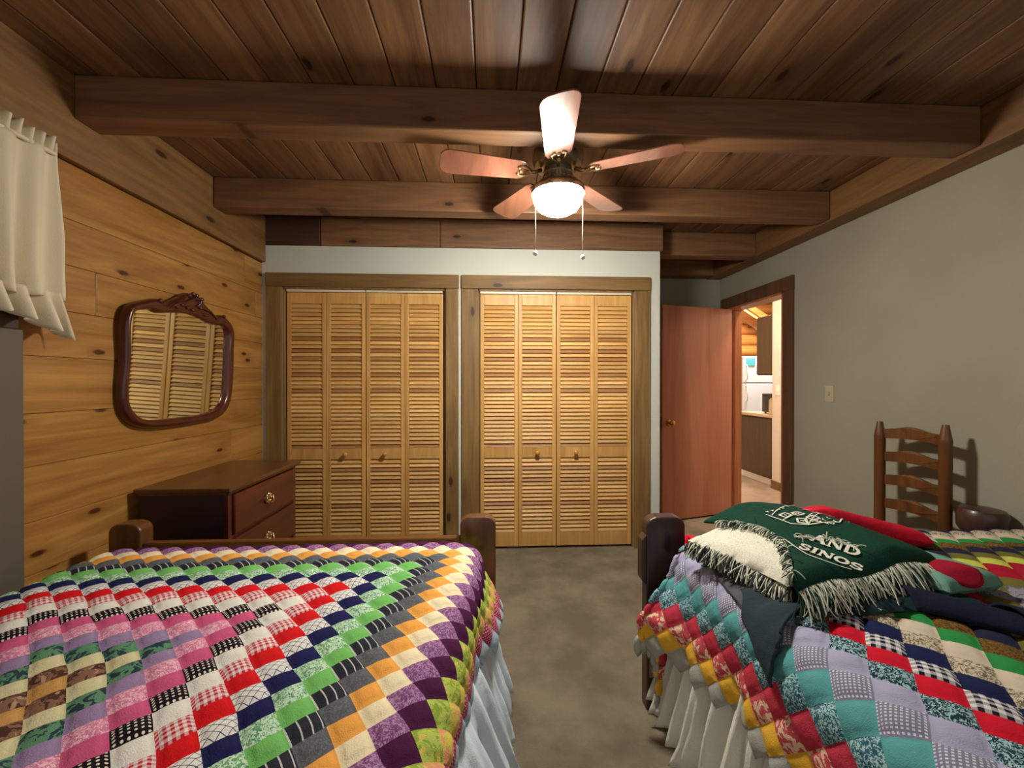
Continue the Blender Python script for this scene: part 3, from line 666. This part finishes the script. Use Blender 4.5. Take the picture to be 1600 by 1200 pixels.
# fleece under the throw: dark body with a pale green end carrying a dark red round patch
t = thing('fleece_blanket', 'folded dark teal fleece with a pale end and dark red round patch', 'blanket', (1.15, 1.25, .7))
def fz(x, y):
    k_ = min(1, max(0, (y-(1.03+.22*(x-.80)))/.06))
    return bedz(x, y)+.020+.052*k_-.02*max(0, (x-1.2)/.25)
patch('trailing_corner', [(.752, 1.17), (.93, 1.12), (.725, .975), (.648, .95)], fabric('slate_fleece', 'solid', '2C3A3E', '262E36'), 26, 26, .034, thick=.008, parent=t, wav=.006, seed=14)
slab('fleece_body', [(.86, 1.47), (1.22, 1.50), (1.33, 1.02), (.93, 1.0)], lambda x, y: bedz(x, y)-.01, fz, F['fleece'], t, seed=2)
slab('fleece_end', [(1.20, 1.34), (1.40, 1.29), (1.45, 1.09), (1.24, 1.05)], lambda x, y: bedz(x, y)-.008, lambda x, y: bedz(x, y)+.062, F['fleece_pale'], t, seed=5, rnd=.5)
def disc(u, v):
    a = u*2*PI; r = v*.062; x = 1.332+r*1.0*math.cos(a); y = 1.125+r*1.15*math.sin(a)
    return (x, y, 0)
bm = bmesh.new()
def zend(x, y):
    # height of the pale end's upper face
    best = bedz(x, y)+.062
    return best
def discp(u, v):
    a = u*2*PI; r = v; x = 1.325+.062*r*math.cos(a); y = 1.115+.055*r*math.sin(a)
    return (x, y, bedz(x, y)+.066-.022*max(0, (1.10-y)/.03)-.008*r*r)
cloth_obj('round_patch', sheet(discp, 28, 7), F['fleece_red'], t, .005, 1)
def tail(u, v):
    x = 1.12+.17*u+.05*(v-.5)*.6; y = 1.065-.15*u+.11*(v-.5)
    hgt = .004+.038*math.sin(PI*v)**.7*(1-.3*u)
    return (x, y, bedz(x, y)+hgt+.004*noise.noise((u*5, v*4, 2)))
cloth_obj('trailing_fold', sheet(tail, 26, 16), F['fleece_dark'], t, .006, -1)
def tail2(u, v):
    x = 1.27+.17*u+.07*(v-.5)*.6; y = .93-.13*u+.16*(v-.5)
    return (x, y, bedz(x, y)+.003+.045*math.sin(PI*v)**.7*(1-.2*u))
cloth_obj('trailing_fold', sheet(tail2, 20, 16), F['fleece_dark'], t, .006, -1)
# red cloth behind
slab('folded_cloth', [(1.16, 1.50), (1.20, 1.58), (1.72, 1.55), (1.60, 1.40)], lambda x, y: bedz(x, y)-.004, lambda x, y: bedz(x, y)+.128-.108*max(0, (x-1.30)/.42), F['redcloth'], None, 'red folded cloth lying behind the green throw', 'cloth', rnd=.5, seed=8)
# the green throw
t = thing('throw_blanket', 'folded dark green woven throw with white lettering and long fringe', 'throw blanket', (1.05, 1.25, .76))
TA = [(.775, 1.465), (1.16, 1.53), (1.365, 1.155), (.80, 1.03)]
def tz(x, y):
    b = .845 - .05*max(0, (1.30-y)/.3)**1.3 - .05*max(0, (x-1.15)/.25) + .012*math.sin((x*1.5+y)*9)
    b -= .02*max(0, (.92-x)/.1)
    return b
slab('throw_layer', [(.70, 1.43), (1.12, 1.50), (1.30, 1.14), (.80, 1.07)], lambda x, y: bedz(x, y)+.04, lambda x, y: tz(x, y)-.014-.02*max(0, (.86-x)/.12), F['throw_cream'], t, seed=11, rnd=.18)
def inside(u, v):
    A, B, C, E_ = TA
    # pull the left edge in so the cream layer shows
    x = A[0]*(1-u)*(1-v)+B[0]*u*(1-v)+C[0]*u*v+E_[0]*(1-u)*v
    y = A[1]*(1-u)*(1-v)+B[1]*u*(1-v)+C[1]*u*v+E_[1]*(1-u)*v
    pull = (1-u)*math.sin(PI*min(1, v*1.05))**1.0*.115
    x += pull*.95; y += pull*.2; x += u*.045*math.sin(PI*v)
    return x, y
def topf(u, v):
    x, y = inside(u, v); z = tz(x, y)
    e = min(v and 1, 1-v)/.12; 
    if v > .9: z -= .030*((v-.9)/.1)**2
    if u > .93: z -= .02*((u-.93)/.07)**2
    if u < .06: z -= .006*((.06-u)/.06)**2
    return (x, y, z+.003*noise.noise((x*11, y*11, 4)))
cloth_obj('throw_top', sheet(topf, 60, 60), F['throw_green'], t, .008, -1)
slab('throw_layer', [(.84, 1.44), (1.15, 1.50), (1.36, 1.15), (.84, 1.035)], lambda x, y: bedz(x, y)+.035, lambda x, y: tz(x, y)-.022, F['throw_green'], t, seed=13, rnd=.12)
# woven lettering and motif lines: flat strips following the cloth
def on_cloth(q):
    if q.y > 1.465+(q.x-.775)*.169-.008: return False
    k_ = min(1, max(0, (1.53-q.y)/.375)); return q.x < 1.16+.205*k_+.045*math.sin(PI*k_)-.008
def strip(mbm, pts, wd, lift=.0045, closed=False):
    pts = [Vector((p[0], p[1])) for p in pts]; dense = []
    seq = pts+[pts[0]] if closed else pts
    for a, b in zip(seq, seq[1:]):
        nn = max(1, int((b-a).length/.006))
        for i in range(nn): dense.append(a.lerp(b, i/nn))
    dense.append(seq[-1]); rows = []
    for i, p in enumerate(dense):
        d = (dense[min(i+1, len(dense)-1)]-dense[max(i-1, 0)]); d = d.normalized() if d.length > 1e-9 else Vector((1, 0)); nrm = Vector((-d.y, d.x))*wd/2
        if not on_cloth(p): rows.append(None); continue
        rows.append([mbm.verts.new((q.x, q.y, tz(q.x, q.y)+lift+.003*noise.noise((q.x*11, q.y*11, 4)))) for q in (p+nrm, p-nrm)])
    for A, B in zip(rows, rows[1:]):
        if A and B: mbm.faces.new((A[0], A[1], B[1], B[0]))
def arc(cx, cy, rx, ry, a0, a1, n=10): return [(cx+rx*math.cos(R(a0+(a1-a0)*i/n)), cy+ry*math.sin(R(a0+(a1-a0)*i/n))) for i in range(n+1)]
SER = .12
def ser(x, y, w_=.16): return [(x-w_, y), (x+w_, y)]
GL = {  # strokes in a unit cell: (points, relative width)
 'G': (.95, [(arc(.5, .5, .38, .44, 50, 310), 1), ([(.58, .42), (.9, .42)], .6), ([(.8, .42), (.8, .12)], 1)]),
 'R': (.95, [([(.2, 0), (.2, 1)], 1), (arc(.3, .76, .38, .23, 90, -90), .9), ([(.2, .99), (.32, .99)], .6), ([(.2, .52), (.4, .52)], .6), ([(.45, .5), (.82, 0)], 1), (ser(.2, 0), .6), (ser(.2, 1, .1), .6), (ser(.84, .02, .1), .6)]),
 'A': (.98, [([(.12, 0), (.48, 1)], .6), ([(.48, 1), (.86, 0)], 1.1), ([(.25, .34), (.72, .34)], .6), (ser(.12, 0, .14), .6), (ser(.86, 0, .16), .6)]),
 'N': (1.0, [([(.18, 0), (.18, 1)], .6), ([(.18, 1), (.84, 0)], 1.15), ([(.84, 0), (.84, 1)], .6), (ser(.18, 0, .15), .6), (ser(.14, 1, .12), .6), (ser(.84, 1, .14), .6)]),
 'D': (.98, [([(.2, 0), (.2, 1)], 1), (arc(.3, .5, .56, .47, 90, -90, 14), 1), ([(.08, .97), (.34, .97)], .6), ([(.08, .03), (.34, .03)], .6)]),
 'C': (.9, [(arc(.52, .5, .4, .44, 50, 310), 1), ([(.78, .95), (.78, .66)], .6)]),
 'S': (.78, [(arc(.4, .73, .27, .22, 30, 250, 9)+arc(.4, .26, .29, .23, 90, -150, 9), .95), ([(.66, .95), (.66, .7)], .6), ([(.12, .3), (.12, .05)], .6)]),
 'I': (.5, [([(.25, 0), (.25, 1)], 1), (ser(.25, 0, .18), .6), (ser(.25, 1, .18), .6)]),
 'O': (1.0, [(arc(.5, .5, .37, .44, 0, 360, 20), 1.05)]),
 'T': (.85, [([(.42, 0), (.42, 1)], 1), ([(.08, .98), (.78, .98)], .7)]),
 'E': (.8, [([(.2, 0), (.2, 1)], 1), ([(.2, .98), (.7, .98)], .6), ([(.2, .5), (.55, .5)], .6), ([(.2, .02), (.7, .02)], .6)]),
 'L': (.75, [([(.2, 0), (.2, 1)], 1), ([(.2, .02), (.68, .02)], .6)]),
}
def word(bm_, txt, org, dr, up, hgt, wd, sx=1.0, lift=.0048):
    dr = Vector(dr).normalized(); up = Vector(up).normalized(); x = 0
    for ch in txt:
        if ch == ' ': x += .4*hgt*sx; continue
        adv, st = GL[ch]
        for pts, rw in st:
            strip(bm_, [(org[0]+dr.x*(x+p[0]*hgt*sx)+up.x*p[1]*hgt, org[1]+dr.y*(x+p[0]*hgt*sx)+up.y*p[1]*hgt) for p in pts], wd*rw, lift)
        x += adv*hgt*sx*1.02
bt = bmesh.new()
def onT(px, py, z=None):
    """a photo position carried onto the cloth's height (used only to measure the layout)"""
    r = ray(px, py); tt = (.82-1.31)/r.z
    for _ in range(6): q = r*tt; tt = (tz(q.x, q.y)-1.31)/r.z
    q = r*tt; return (q.x, q.y)
dirv = Vector(onT(1345, 893))-Vector(onT(1247, 856)); dirv.normalize()
upv = Vector((-dirv.y, dirv.x))
S0 = Vector(onT(1247, 858)); S1 = Vector(onT(1348, 895))
unit = (S1-S0).length/(.78+.5+1+1+.78)/1.02
word(bt, 'SINOS', S0, dirv, upv, .040, .0085, unit/.040)
a0 = Vector(onT(1266, 846)); word(bt, 'AND', a0, dirv, upv, .042, .0085, ((Vector(onT(1343, 874))-a0).length/2.96/1.02)/.042)
# underline and stroke before the words
strip(bt, [onT(*q) for q in ((1214, 846), (1228, 846), (1242, 856), (1262, 868), (1290, 879), (1318, 889), (1332, 893))], .0042)
# panel outline and its cells
L1 = [(1197, 806), (1223, 816), (1236, 823), (1263, 829.5), (1285, 829), (1313, 818), (1334, 810)]
strip(bt, [onT(*q) for q in L1], .0042)
for ln in (((1223, 816), (1252, 802.5)), ((1264, 829), (1304, 807), (1318, 800)), ((1256, 823), (1294, 807)), ((1247, 797), (1296, 807), (1334, 810)), ((1206, 808), (1252, 792), (1262, 790)), ((1270, 802), (1282, 797))):
    strip(bt, [onT(*q) for q in ln], .0030)
def motif(px, py):
    q = Vector(onT(px, py)); d = (Vector(onT(px+8, py+3))-Vector(onT(px-8, py-3))).normalized(); u = Vector((-d.y, d.x))
    strip(bt, [q+d*a_*.0125+u*b_*.0145 for a_, b_ in ((-1, -1), (1, -1), (1, 1), (-1, 1))], .0060, closed=True)
    strip(bt, [q-d*.005, q+d*.005], .005)
for q in ((1228, 807), (1247, 804.5), (1254, 819), (1271, 811.5)): motif(*q)
rr = random.Random(5)
for (x0_, y0_), (x1_, y1_), k in (((1262, 825.5), (1302, 809.5), 7), ((1280, 826.5), (1326, 810), 8), ((1199, 801.5), (1240, 791.5), 6)):
    for i in range(k):
        a_ = i/(k-1); q = Vector(onT(x0_+(x1_-x0_)*a_, y0_+(y1_-y0_)*a_)); d = (Vector(onT(x1_, y1_))-Vector(onT(x0_, y0_))).normalized(); u = Vector((-d.y, d.x))
        g_ = .0055; e_ = rr.choice((-1, 0, 1))
        strip(bt, [q-u*g_, q+u*g_], .0035); strip(bt, [q+u*g_*e_, q+u*g_*e_+d*.008], .0032)
# borders along the near edges
bor = bmesh.new()
me = bpy.data.meshes.new('lettering'); bt.normal_update(); bt.to_mesh(me); bt.free()
o = link('lettering', me, F['throw_cream'], t); o.location = -Vector(WORLD[t.name]); o['label'] = 'white woven letters and game-board motif'
# fringe
def fringe(pfn, n, ln, mat, seed, dirf, spread=.35, r=.0011, lift=0, nm='fringe', clump=3):
    mb_ = MB(); rg = random.Random(seed)
    for i in range(n):
        u = (i+rg.random())/n; p = Vector(pfn(u)); d = Vector(dirf(u))
        base_d = d+Vector((rg.gauss(0, spread), rg.gauss(0, spread), rg.gauss(0, spread*.4)))
        Lr = ln*rg.uniform(.6, 1.15); pts = [p]; cur = p.copy(); dd = base_d.normalized()
        curl = Vector((rg.gauss(0, .6), rg.gauss(0, .6), rg.gauss(0, .3)))
        for k in range(6):
            dd = (dd+Vector((0, 0, -.28))+curl*.16).normalized(); nx_ = cur+dd*Lr/6
            fl = bedz(nx_.x, nx_.y)+.006 if .72 < nx_.x < 1.7 else -9
            if nx_.z < fl: nx_.z = fl+rg.uniform(0, .006)
            pts.append(nx_); cur = nx_
        mb_.tube(pts, r*rg.uniform(.8, 1.7), 4)
    o_ = mb_.go(nm, mat, t); o_['kind'] = 'stuff'; return o_
def edgeN(u):   # near edge of the green top, left to right
    x, y = inside(u, 1.0); return (x, y, tz(x, y)-.028)
fringe(edgeN, 230, .085, F['throw_cream_y'], 1, lambda u: (-.05+.25*u, -.75, -.25), .25)
fringe(edgeN, 330, .095, F['throw_dark_y'], 2, lambda u: (-.05+.25*u, -.6, -.5), .25, r=.0014)
fringe(lambda u: (lambda q: (q[0], q[1], tz(*q)-.050))(inside(.25+.75*u, .99)), 150, .085, F['throw_cream_y'], 3, lambda u: (.15+.2*u, -.6, -.6), .18)
def edgeW(u):   # left edge of the cream layer
    x = .70+(.80-.70)*u; y = 1.43+(1.07-1.43)*u; return (x+.012, y, tz(x, y)-.050)
fringe(edgeW, 260, .062, F['throw_cream_y'], 4, lambda u: (-.55, -.35, -.35), .35)
fringe(edgeW, 330, .062, F['fringe_black'], 5, lambda u: (-.5, -.35, -.45), .35, r=.0014)
def edgeG(u):   # loose fringe where the green top meets the cream
    x, y = inside(0, .1+.85*u); return (x+.004, y, tz(x, y)+.002)
fringe(edgeG, 150, .035, F['throw_cream_y'], 6, lambda u: (-.8, -.2, .25), .4, r=.001)
fringe(edgeG, 130, .035, F['throw_dark_y'], 7, lambda u: (-.8, -.2, .2), .4, r=.001)
A_, B_ = Vector(onT(1243, 842)), Vector(onT(1338, 858))
def edgeM(u): q = A_.lerp(B_, u); q = q+Vector((.02, .012))*math.sin(PI*u); return (q.x, q.y, tz(q.x, q.y)+.005)
fringe(edgeM, 230, .024, F['throw_cream_y'], 8, lambda u: (.5, .3, .18), .5, r=.0010)

# ================================================================ chair and the small stand by the right wall
t = thing('ladderback_chair', 'dark wooden ladder-back chair standing against the grey wall', 'chair', (2.1, 2.08, 0))
P1 = Vector((2.225, 2.245, 0)); P2 = Vector((2.25, 1.925, 0))
def postp(P, zt):
    x, y = P.x, P.y; r = .026
    return MB().lathe([(r*.8, 0), (r, .1), (r*1.0, zt-.09), (r*1.04, zt-.085), (r*.95, zt-.07), (r*.55, zt-.005), (r*.5, zt)], Matrix.Translation((x, y, 0)), 18)
postp(P1, 1.085).go('back_post', M['chair'], t, smooth='auto'); postp(P2, 1.098).go('back_post', M['chair'], t, smooth='auto')
for k, zc in enumerate((1.015, .885, .755, .62)):
    pts = []; nS = 24; top = []; bot = []
    for i in range(nS+1):
        u = i/nS; b = .016*math.sin(PI*u)+.010*math.exp(-((u-.42)/.13)**2)-.006*math.exp(-((u-.75)/.12)**2)
        top.append((u, zc+.026+b)); bot.append((u, zc-.026+.010*math.sin(PI*u)))
    poly = top+bot[::-1]
    def fn(u, v, d): q = P1.lerp(P2, u); return (q.x+.028*math.sin(PI*u)+d, q.y, v)
    MB().prism(poly, fn, -.006, .006).go('back_slat', M['chair'], t, smooth=False)
F1, F2 = Vector((1.86, 2.27, 0)), Vector((1.88, 1.88, 0))
for Pq in (F1, F2): MB().lathe([(.018, 0), (.024, .1), (.024, .44), (.015, .47)], Matrix.Translation((Pq.x, Pq.y, 0)), 16).go('front_leg', M['chair'], t, smooth='auto')
MB().prism([(P1.x, P1.y), (P2.x, P2.y), (F2.x, F2.y-.02), (F1.x, F1.y+.02)], lambda u, v, d: (u, v, d), .435, .46).go('seat', M['chair'], t, bevel=.008)
for a_, b_, zz in ((P1, F1, .2), (P2, F2, .2), (P1, P2, .16), (F1, F2, .24), (F1, F2, .14)): MB().cyl(a_+Vector((0, 0, zz)), b_+Vector((0, 0, zz)), .010, seg=12).go('stretcher', M['chair'], t, smooth='auto')
t = thing('side_stand', 'low dark brown rounded wooden stand between the quilt and grey wall', 'stand', (2.25, 1.80, 0))
MB().lathe([(0, .61), (.085, .61), (.098, .63), (.10, .70), (.088, .717), (.05, .724), (0, .726)], Matrix.Translation((2.285, 1.80, 0)) @ Matrix.Scale(.86, 4, (1, 0, 0)) @ Matrix.Scale(.86, 4, (0, 1, 0)), 28).go('stand_top', M['bed_wood_dark'], t, smooth='auto')
MB().lathe([(.05, 0), (.06, .02), (.02, .06), (.018, .3), (.028, .4), (.018, .5), (.02, .668)], Matrix.Translation((2.285, 1.80, 0)), 20).go('stand_pedestal', M['chair'], t, smooth='auto')
# light switch on the right wall
def switch(x, y, z, label, mat):
    t = thing('light_switch', label, 'light switch', (x, y, z))
    MB().box(x-.006, x, y-.036, y+.036, z-.058, z+.058).go('switch_plate', mat, t, bevel=.002)
    MB().box(x-.016, x-.005, y-.006, y+.006, z-.014, z+.014).go('toggle', mat, t, bevel=.002)
switch(XR, 2.775, 1.228, 'beige light switch on the grey bedroom wall', M['plastic'])

# ================================================================ ceiling fan
FXc, FYc = .325, 2.01; T = Matrix.Translation((FXc, FYc, 0))
t = thing('ceiling_fan', 'ceiling fan with reddish blades and a glowing white bowl light', 'ceiling fan', (FXc, FYc, ZC))
MB().lathe([(.075, ZC-.002), (.085, ZC-.02), (.08, ZC-.05), (.05, ZC-.065), (.05, ZC-.08), (.10, ZC-.10), (.122, ZC-.13), (.125, ZC-.17), (.115, ZC-.20), (.085, ZC-.215), (0, ZC-.216)], T, 40).go('motor_housing', M['pewter'], t, smooth='auto')
MB().lathe([(.07, 2.353), (.075, 2.33), (.06, 2.31), (.075, 2.295), (.10, 2.28), (.126, 2.262), (.131, 2.248), (.131, 2.232), (.124, 2.231), (.12, 2.25), (0, 2.25)], T, 40).go('light_fitter', M['pewter'], t, smooth='auto')
rb = MB()
for i in range(30):
    a = 2*PI*i/30; rb.tube([(FXc+.066*math.cos(a), FYc+.066*math.sin(a), 2.335), (FXc+.08*math.cos(a), FYc+.08*math.sin(a), 2.30), (FXc+.112*math.cos(a), FYc+.112*math.sin(a), 2.279)], .0028, 6)
rb.go('fitter_ribs', M['antique'], t, smooth=True)
zbld = 2.335
base_a = math.atan2(-.56, -.082)
for k in range(5):
    a = base_a+k*2*PI/5; mr = T @ Matrix.Rotation(a, 4, 'Z') @ Matrix.Translation((0, 0, zbld)) @ Matrix.Rotation(R(11), 4, 'X')
    r0, r1 = .165, .575; poly = []
    w0, w1_ = .062, .078
    poly += [(r0, -w0*.8), (r0+.03, -w0), (r1-.05, -w1_)]
    for i in range(9): q = -PI/2+PI*i/8; poly.append((r1-.05+.05*math.cos(q), w1_*math.sin(q) if abs(math.sin(q)) > .99 else w1_*math.copysign(abs(math.sin(q))**.55, math.sin(q))))
    poly += [(r1-.05, w1_), (r0+.03, w0), (r0, w0*.8)]
    b = MB(); seen = []
    for p in poly:
        if not seen or (Vector(p)-Vector(seen[-1])).length > .002: seen.append(p)
    b.prism(seen, lambda u, v, d: mr @ Vector((u, v, d)), -.003, .003)
    bl = b.go('fan_blade', M['blade'], t, bevel=.0015)
    ir = MB(); ir.tube([mr @ Vector((.085, 0, .012)), mr @ Vector((.12, 0, -.006)), mr @ Vector((.16, 0, -.008))], .010, 8)
    for sg in (-1, 1):
        ir.tube([mr @ Vector((.13, 0, -.007)), mr @ Vector((.155, sg*.025, -.008)), mr @ Vector((.19, sg*.032, -.006)), mr @ Vector((.205, sg*.02, -.006))], .0055, 8)
        ir.sph(mr @ Vector((.2, sg*.02, -.005)), .008, 10)
    ir.sph(mr @ Vector((.19, 0, -.005)), .009, 10)
    sub(bl, ir, 'blade_bracket', M['antique'], smooth=True)
bw = MB().lathe([(.118, 2.246), (.122, 2.236), (.124, 2.222), (.116, 2.19), (.098, 2.165), (.07, 2.148), (.035, 2.140), (0, 2.138)], T, 48)
bowl_o = bw.go('light_bowl', M['bowl'], t, smooth=True)
for x, y, zz in ((.213, 1.955, 1.925), (.423, 1.94, 1.905)):
    dxy = Vector((x-FXc, y-FYc)).normalized()*.122
    ch = MB().tube([(FXc+dxy.x*.95, FYc+dxy.y*.95, 2.262), (FXc+dxy.x*1.07, FYc+dxy.y*1.07, 2.25), (FXc+dxy.x*1.075, FYc+dxy.y*1.075, 2.1), (FXc+dxy.x*1.075, FYc+dxy.y*1.075, zz+.008)], .0016, 6).go('pull_chain', M['knob_white'], t, smooth=True)
    sub(ch, MB().sph((FXc+dxy.x*1.075, FYc+dxy.y*1.075, zz), .0105, 14, (1, 1, 1.15)), 'pull_knob', M['knob_white'], smooth=True)

# ================================================================ next room through the doorway
KX = 3.46
tag(MB().box(KX, KX+.12, 1.0, 4.90, 0, 2.6).go('wall_kitchen', M['kitchen_wall'], kind=S), 'pale wall across the passage beyond the doorway', 'wall')
tag(MB().box(KX-.018, KX, 1.0, 4.90, 0, .10).go('baseboard_kitchen', M['trim_x'], kind=S, bevel=.003), 'brown wooden baseboard beyond the doorway', 'baseboard')
mb = MB()
for k in range(16): mb.cyl((1.5, 7.5, .1+k*.2), (7.5, 7.5, .1+k*.2), .105, seg=20)
tag(mb.go('wall_kitchen_far', M['log'], smooth=True, kind=S), 'golden log wall at the far end of the next room', 'wall')
tag(MB().box(7.4, 7.5, 1, 7.5, 0, 3.2).go('wall_kitchen_side', M['kitchen_wall'], kind=S), 'side wall of the next room', 'wall')
tag(MB().box(XR+.12, XR+.2, YB+.1, 7.5, 0, 3.2).go('wall_kitchen_left', M['kitchen_wall'], kind=S), 'left wall of the next room', 'wall')
mb = MB()
for k in range(32): mb.box(XR+.121, 7.5, 1.0+k*.2, 1.0+k*.2+.196, 3.0, 3.03)
tag(mb.go('ceiling', M['kitchen_ceiling'], kind=S), 'golden plank ceiling of the next room', 'ceiling')
for k, (xx, yy, zz) in enumerate(((3.62, 5.80, 2.30), (4.05, 6.45, 2.44), (4.5, 6.95, 2.60))):
    mt = Matrix.Translation((xx, yy, zz)) @ Matrix.Rotation(R(32), 4, 'Y')
    tag(MB().box(-1.0, .8, -.045, .045, -.05, .05, mt).go('ceiling_beam', M['log'], bevel=.006, kind=S), ('nearest', 'middle', 'farthest')[k]+' sloping golden rafter beyond the doorway', 'beam')
switch(KX, 4.80, 1.21, 'white light switch on the wall beyond the doorway', M['plastic_white'])
t = thing('base_cabinet', 'dark olive-brown kitchen base cabinet seen through the doorway', 'cabinet', (3.8, 5.25, 0))
MB().box(KX+.04, 4.1, 4.91, 5.60, .09, .86).go('cabinet_body', M['kitchen_cab'], t); MB().box(KX+.02, KX+.04, 4.93, 5.58, .11, .84).go('cabinet_door', M['kitchen_cab'], t, bevel=.004)
MB().box(KX+.06, 4.1, 4.92, 5.59, 0, .09).go('toe_kick', M['plastic_white'], t)
tag(MB().box(KX+.0, 4.12, 4.905, 5.62, .862, .90).go('countertop', M['counter'], bevel=.006), 'tan countertop on the cabinet beyond the doorway', 'countertop')
t = thing('wall_cabinet', 'dark brown kitchen wall cabinet high beyond the doorway', 'cabinet', (3.8, 5.1, 1.4))
MB().box(KX+.06, 3.85, 4.92, 5.27, 1.40, 2.16).go('cabinet_body', M['kitchen_cab'], t); MB().box(KX+.04, KX+.06, 4.93, 5.26, 1.41, 2.15).go('cabinet_door', M['kitchen_cab'], t, bevel=.003)
t = thing('refrigerator', 'white two-door refrigerator beyond the counter', 'refrigerator', (4.35, 6.7, 0))
MB().box(3.98, 4.75, 6.37, 7.05, .03, 1.72).go('fridge_body', M['fridge'], t, bevel=.01)
MB().box(3.98, 4.75, 6.31, 6.36, 1.30, 1.72).go('freezer_door', M['fridge'], t, bevel=.012)
MB().box(3.98, 4.75, 6.31, 6.36, .08, 1.285).go('fridge_door', M['fridge'], t, bevel=.012)
MB().tube([(4.03, 6.31, 1.34), (4.03, 6.28, 1.36), (4.03, 6.28, 1.56), (4.03, 6.31, 1.58)], .010).go('handle', M['plastic_white'], t, smooth=True)
MB().tube([(4.03, 6.31, 1.0), (4.03, 6.28, 1.02), (4.03, 6.28, 1.24), (4.03, 6.31, 1.26)], .010).go('handle', M['plastic_white'], t, smooth=True)
tag(MB().box(4.03, 4.17, 6.300, 6.3085, 1.57, 1.69).go('paper_note', M['cyan']), 'cyan paper note on the white freezer door', 'note')
t = thing('toaster_oven', 'dark countertop appliance under the wall cabinet', 'appliance', (3.8, 5.15, .9))
MB().box(3.60, 3.95, 4.97, 5.30, .915, 1.16).go('appliance_body', M['appliance'], t, bevel=.01)
MB().box(3.585, 3.60, 5.0, 5.22, .94, 1.14).go('appliance_door', M['glass_dark'], t, bevel=.003)
for q in ((3.63, 5.0), (3.92, 5.0), (3.63, 5.27), (3.92, 5.27)): MB().cyl((*q, .90), (*q, .915), .012, seg=10).go('foot', M['appliance'], t)
tag(MB().box(3.60, 3.68, 4.99, 5.07, 1.16, 1.26).go('tin', M['red_tin'], bevel=.006), 'small red tin on top of the dark appliance', 'tin')
tag(MB().box(3.52, 3.575, 4.98, 5.05, .90, 1.07).prism([(4.98, 1.07), (5.05, 1.07), (5.015, 1.11)], lambda u, v, d: (d, u, v), 3.52, 3.575).go('carton', M['box_paper'], bevel=.002), 'cream carton on the counter beyond the doorway', 'carton')
